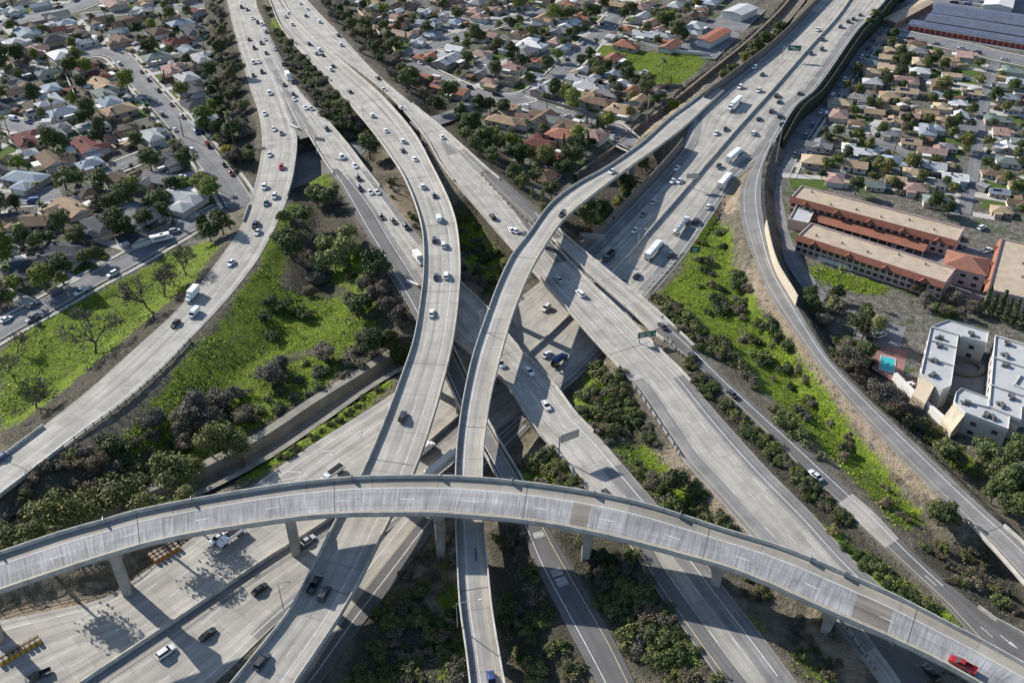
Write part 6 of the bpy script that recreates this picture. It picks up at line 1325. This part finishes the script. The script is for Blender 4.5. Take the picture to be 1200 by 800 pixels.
LIDM = MB(); LIDM.loft([[(.47*math.cos(6.2832*k/12), .47*math.sin(6.2832*k/12), z) for k in range(12)] for z in (0, .1)]); LIDME = LIDM.mesh('lid', M['barrel_lid'])
def barrels(rows, look, place, mats, hgt=1.0, lid=True):
    me = barrel_mesh(.55, hgt, mats)
    for x, y in rows:
        p = at(x, y, .16); o = link('crash_barrel', me, None, (p[0], p[1], .16)); 
        if lid: link('lid', LIDME, o, (0, 0, hgt-.02))
        name_later(o, look, place, 'barrel', 'crash barrels '+place, (p[0], p[1], .2))
barrels([(43-k*6.2+d[0], 748+k*3.6+d[1]) for k in range(8) for d in ((0, 0), (2.6, 4.6))], 'yellow sand barrel', 'in the double row at the lower left corner', 'barrel_yellow')
barrels([(203-k*5.2+j*3.2, 637+k*3.0+j*3.1) for k in range(6) for j in range(3)], 'grey topped orange sand barrel', 'in the cluster under the high arc', 'barrel_orange')
for x, y, l in ((349,152,'crash cushion at the point where the two upper left freeways split'), (489,336,'crash cushion at the nose between the asphalt ramp and the passing freeway')):
    p = on_ground(x, y); z = ROADS['E'].C[near_i(ROADS['E'], x, y)][2]; o = empty('crash_cushion', (p.x, p.y, z+.05), .9); tag(o, l, 'crash cushion'); m = MB()
    for k in range(5): m.box((0, k*1.0, .42), (.85, .94, .84), 0)
    m.build('cushion_bays', M['trim'], o); q = MB(); q.box((0, -.62, .45), (.95, .25, .9)); q.build('nose_plate', M['barrel_yellow'], o)
# delineator plates on the far rail of the high arc, each throwing a short shadow on the deck
dm_ = MB(); dm_.box((0, 0, .7), (.95, .1, 1.4)); dm_.box((0, 0, 1.1), (1.1, .14, .7)); DME = dm_.mesh('rail_plate', M['steel'])
for n_, (x, y) in enumerate(((7,650),(113,616),(221,591),(411,562.5),(505,561.5),(604,567),(690,579),(788,602),(944,655),(982,671))):
    r = ROADS['D']; k = near_i(r, x, y+18); q = r.L[k]+(r.R[k]-r.L[k])/r.w[k]*.5; o = link('rail_plate', DME, None, (q[0], q[1], q[2]+.1), math.atan2(r.T[k, 1], r.T[k, 0])+math.pi/2)
    name_later(o, 'small dark marker plate', 'on the far rail of the arc', 'marker plate', 'marker plates on the far rail of the highest arc', tuple(q))
# chain fence at the lower left under the arc
def fence(pts, label, h=1.5):
    P = smooth([np.array(on_ground(*p)) for p in pts], 3.0); o = empty('fence', P[0]); tag(o, label, 'fence'); Q = [Vector((p[0], p[1], ground_z(p[0], p[1])))-Vector(P[0]) for p in P]
    for z in (h, h*.55, .2): m = MB(); m.tube([q+Vector((0, 0, z)) for q in Q], .07, 4); m.build('rail', M['wood'], o)
    pm = mini((.14, .14, h+.3), M['wood'], 'post')
    for q in Q[:95]: link('post', pm, o, q+Vector((0, 0, h/2-.1)))
fence([(0,716),(40,703),(80,688),(112,673)], 'dark railing along the bare dirt strip under the left end of the high arc'); fence([(135,690),(160,672),(185,655),(205,642)], 'low railing between the left column and the barrel cluster')
# ------------------------------------------------------------------ leave out what the photograph shows nothing of
bpy.context.view_layer.update(); DG = bpy.context.evaluated_depsgraph_get()
def tree_of(o):
    out = [o]
    for c in o.children: out += tree_of(c)
    return out
HIDE_TEST = {'shrub', 'dry_shrub', 'bush', 'broadleaf_tree', 'tall_tree', 'leafless_tree', 'bare_tree', 'eucalyptus_tree', 'palm_tree', 'cypress_tree', 'house', 'garden_shed', 'yard_fence'} | set(VEH)
def seen(o, pos):
    base = Vector(pos); names = {x.name for x in tree_of(o)}; k = o.name.split('.')[0]; hgt = {'house': 2.6, 'shrub': 1.2, 'dry_shrub': 1.0, 'bush': 1.2, 'broadleaf_tree': 4.5, 'tall_tree': 7, 'leafless_tree': 3, 'eucalyptus_tree': 7, 'palm_tree': 8, 'cypress_tree': 5, 'bare_tree': 6}.get(k, 1.0)*o.scale[2]
    cam_ = Vector((0, 0, CAM_H)); hit = 0; w_ = 4.5 if k == 'house' else (1.2 if hgt < 2 else 2.2)
    for dx, dy, dz in ((0, 0, 1), (1, 0, .9), (-1, 0, .9), (0, -1, .7), (0, 1, .9), (.6, .6, 1.1), (-.6, -.6, .6), (.5, -.5, .8), (-.5, .5, 1)):
        t = base+Vector((dx*w_*.6, dy*w_*.6, hgt*dz)); px, py = proj(t)
        if not (-2 < px < 1202 and -2 < py < 802): continue
        d = (t-cam_); L = d.length; ok, loc, n, i, ob, mt = SC.ray_cast(DG, cam_, d.normalized(), distance=L+8)
        if ok and ob.name in names: return True
        if ok and k not in ('house',) and (loc-cam_).length > L-1.0: hit += 1
    return hit >= 3
gone = 0; keep = []
for rec in PENDING:
    o, look, place, pos = rec
    if o.name.split('.')[0] in HIDE_TEST and not seen(o, pos):
        for x in tree_of(o)[::-1]: bpy.data.objects.remove(x, do_unlink=True)
        gone += 1
    else: keep.append(rec)
PENDING[:] = keep
from collections import Counter
print('unseen left out', gone, Counter(r_[0].name.split('.')[0] for r_ in PENDING))
byk = {}
for rec in PENDING: byk.setdefault(rec[0].name.split('.')[0], []).append(rec)
for kind, recs in byk.items():
    if len(recs) <= 290: continue
    recs.sort(key=lambda r_: r_[0].scale[0]/((Vector(r_[3])-Vector((0, 0, CAM_H))).length), reverse=True); V, Fq, n0 = [], [], 0; mat_ = None
    for rec in recs[285:]:
        for x in tree_of(rec[0])[::-1]:
            if x.type == 'MESH' and x.parent is None:
                nv = len(x.data.vertices); co = np.empty(nv*3); x.data.vertices.foreach_get('co', co); mt_ = np.array(x.matrix_world); co = co.reshape(-1, 3)@mt_[:3, :3].T+mt_[:3, 3]
                V.append(co); Fq.append(np.arange(n0, n0+nv).reshape(-1, 4)); n0 += nv; mat_ = x.data.materials[0]
            bpy.data.objects.remove(x, do_unlink=True)
        PENDING.remove(rec)
    if V:
        me = bpy.data.meshes.new('scrub'); me.from_pydata(np.concatenate(V).tolist(), [], np.concatenate(Fq).tolist()); me.materials.append(mat_); me.update(); tag(link('scrub', me, color=(.85, .88, .75)), 'small distant scrub scattered over the slopes', 'scrub', kind='stuff')
# ------------------------------------------------------------------ labels: by look, then by what stands beside, then by order
LAND = [(31,213,'a pale blue roofed house'), (20,292,'the turquoise backyard pool'), (244,100,'the small backyard pool'), (190,282,'the white motorhome'), (735,54,'the green field'), (780,98,'the green field'), (832,47,'the orange workshop'), (862,18,'the white workshop'), (560,142,'two white motorhomes'), (520,104,'three small terracotta roofs'), (1163,5,'the white warehouse'), (1040,427,'the brick pool deck'), (1075,190,'the short lane'), (970,150,'the short lane'), (1145,180,'the narrow alley'), (1160,110,'the narrow alley'),
        (430,30,'the pale yard wall'), (85,100,'the long yard wall'), (760,175,'the street bridge'), (627,46,'the middle pool'), (495,66,'the grassy corner'), (270,225,'the street underpass'), (540,122,'the street under the freeway')]
LANDP = [(at(x, y), t) for x, y, t in LAND]
from collections import defaultdict
ORD = ['first', 'second', 'third', 'fourth', 'fifth', 'sixth', 'seventh', 'eighth', 'ninth', 'tenth', 'eleventh', 'twelfth']
def nth(k): return ORD[k] if k < 12 else str(k+1)+('th' if 10 < (k+1) % 100 < 14 else {1: 'st', 2: 'nd', 3: 'rd'}.get((k+1) % 10, 'th'))
used = {o['label'] for o in SC.objects if o.parent is None and 'label' in o}
groups = defaultdict(list)
for rec in PENDING: groups[(rec[1], rec[2])].append(rec)
for (look, place), recs in groups.items():
    if len(recs) == 1: recs[0][0]['label'] = look+' '+place; continue
    near = defaultdict(list)
    for rec in recs:
        b = min(((rec[3][0]-q[0])**2+(rec[3][1]-q[1])**2, t) for q, t in LANDP)
        near[b[1] if b[0] < 26**2 else None].append(rec)
    order = sorted(recs, key=lambda r_: proj(r_[3])[1]); n_ = len(order)
    for k, rec in enumerate(order):
        t = [t for t, rs in near.items() if t and len(rs) == 1 and rs[0] is rec]
        w_ = 'topmost '+look+' '+place if k == 0 else 'lowest '+look+' '+place if k == n_-1 else nth(k)+' '+look+' from the top '+place
        if t and 0 < k < n_-1:
            v_ = look+' near '+t[0]+' '+place
            if len(v_.split()) <= 16: w_ = v_
        rec[0]['label'] = w_
for o, look, place, pos in PENDING:
    if len(o['label'].split()) > 16: print('LONG', o['label'])
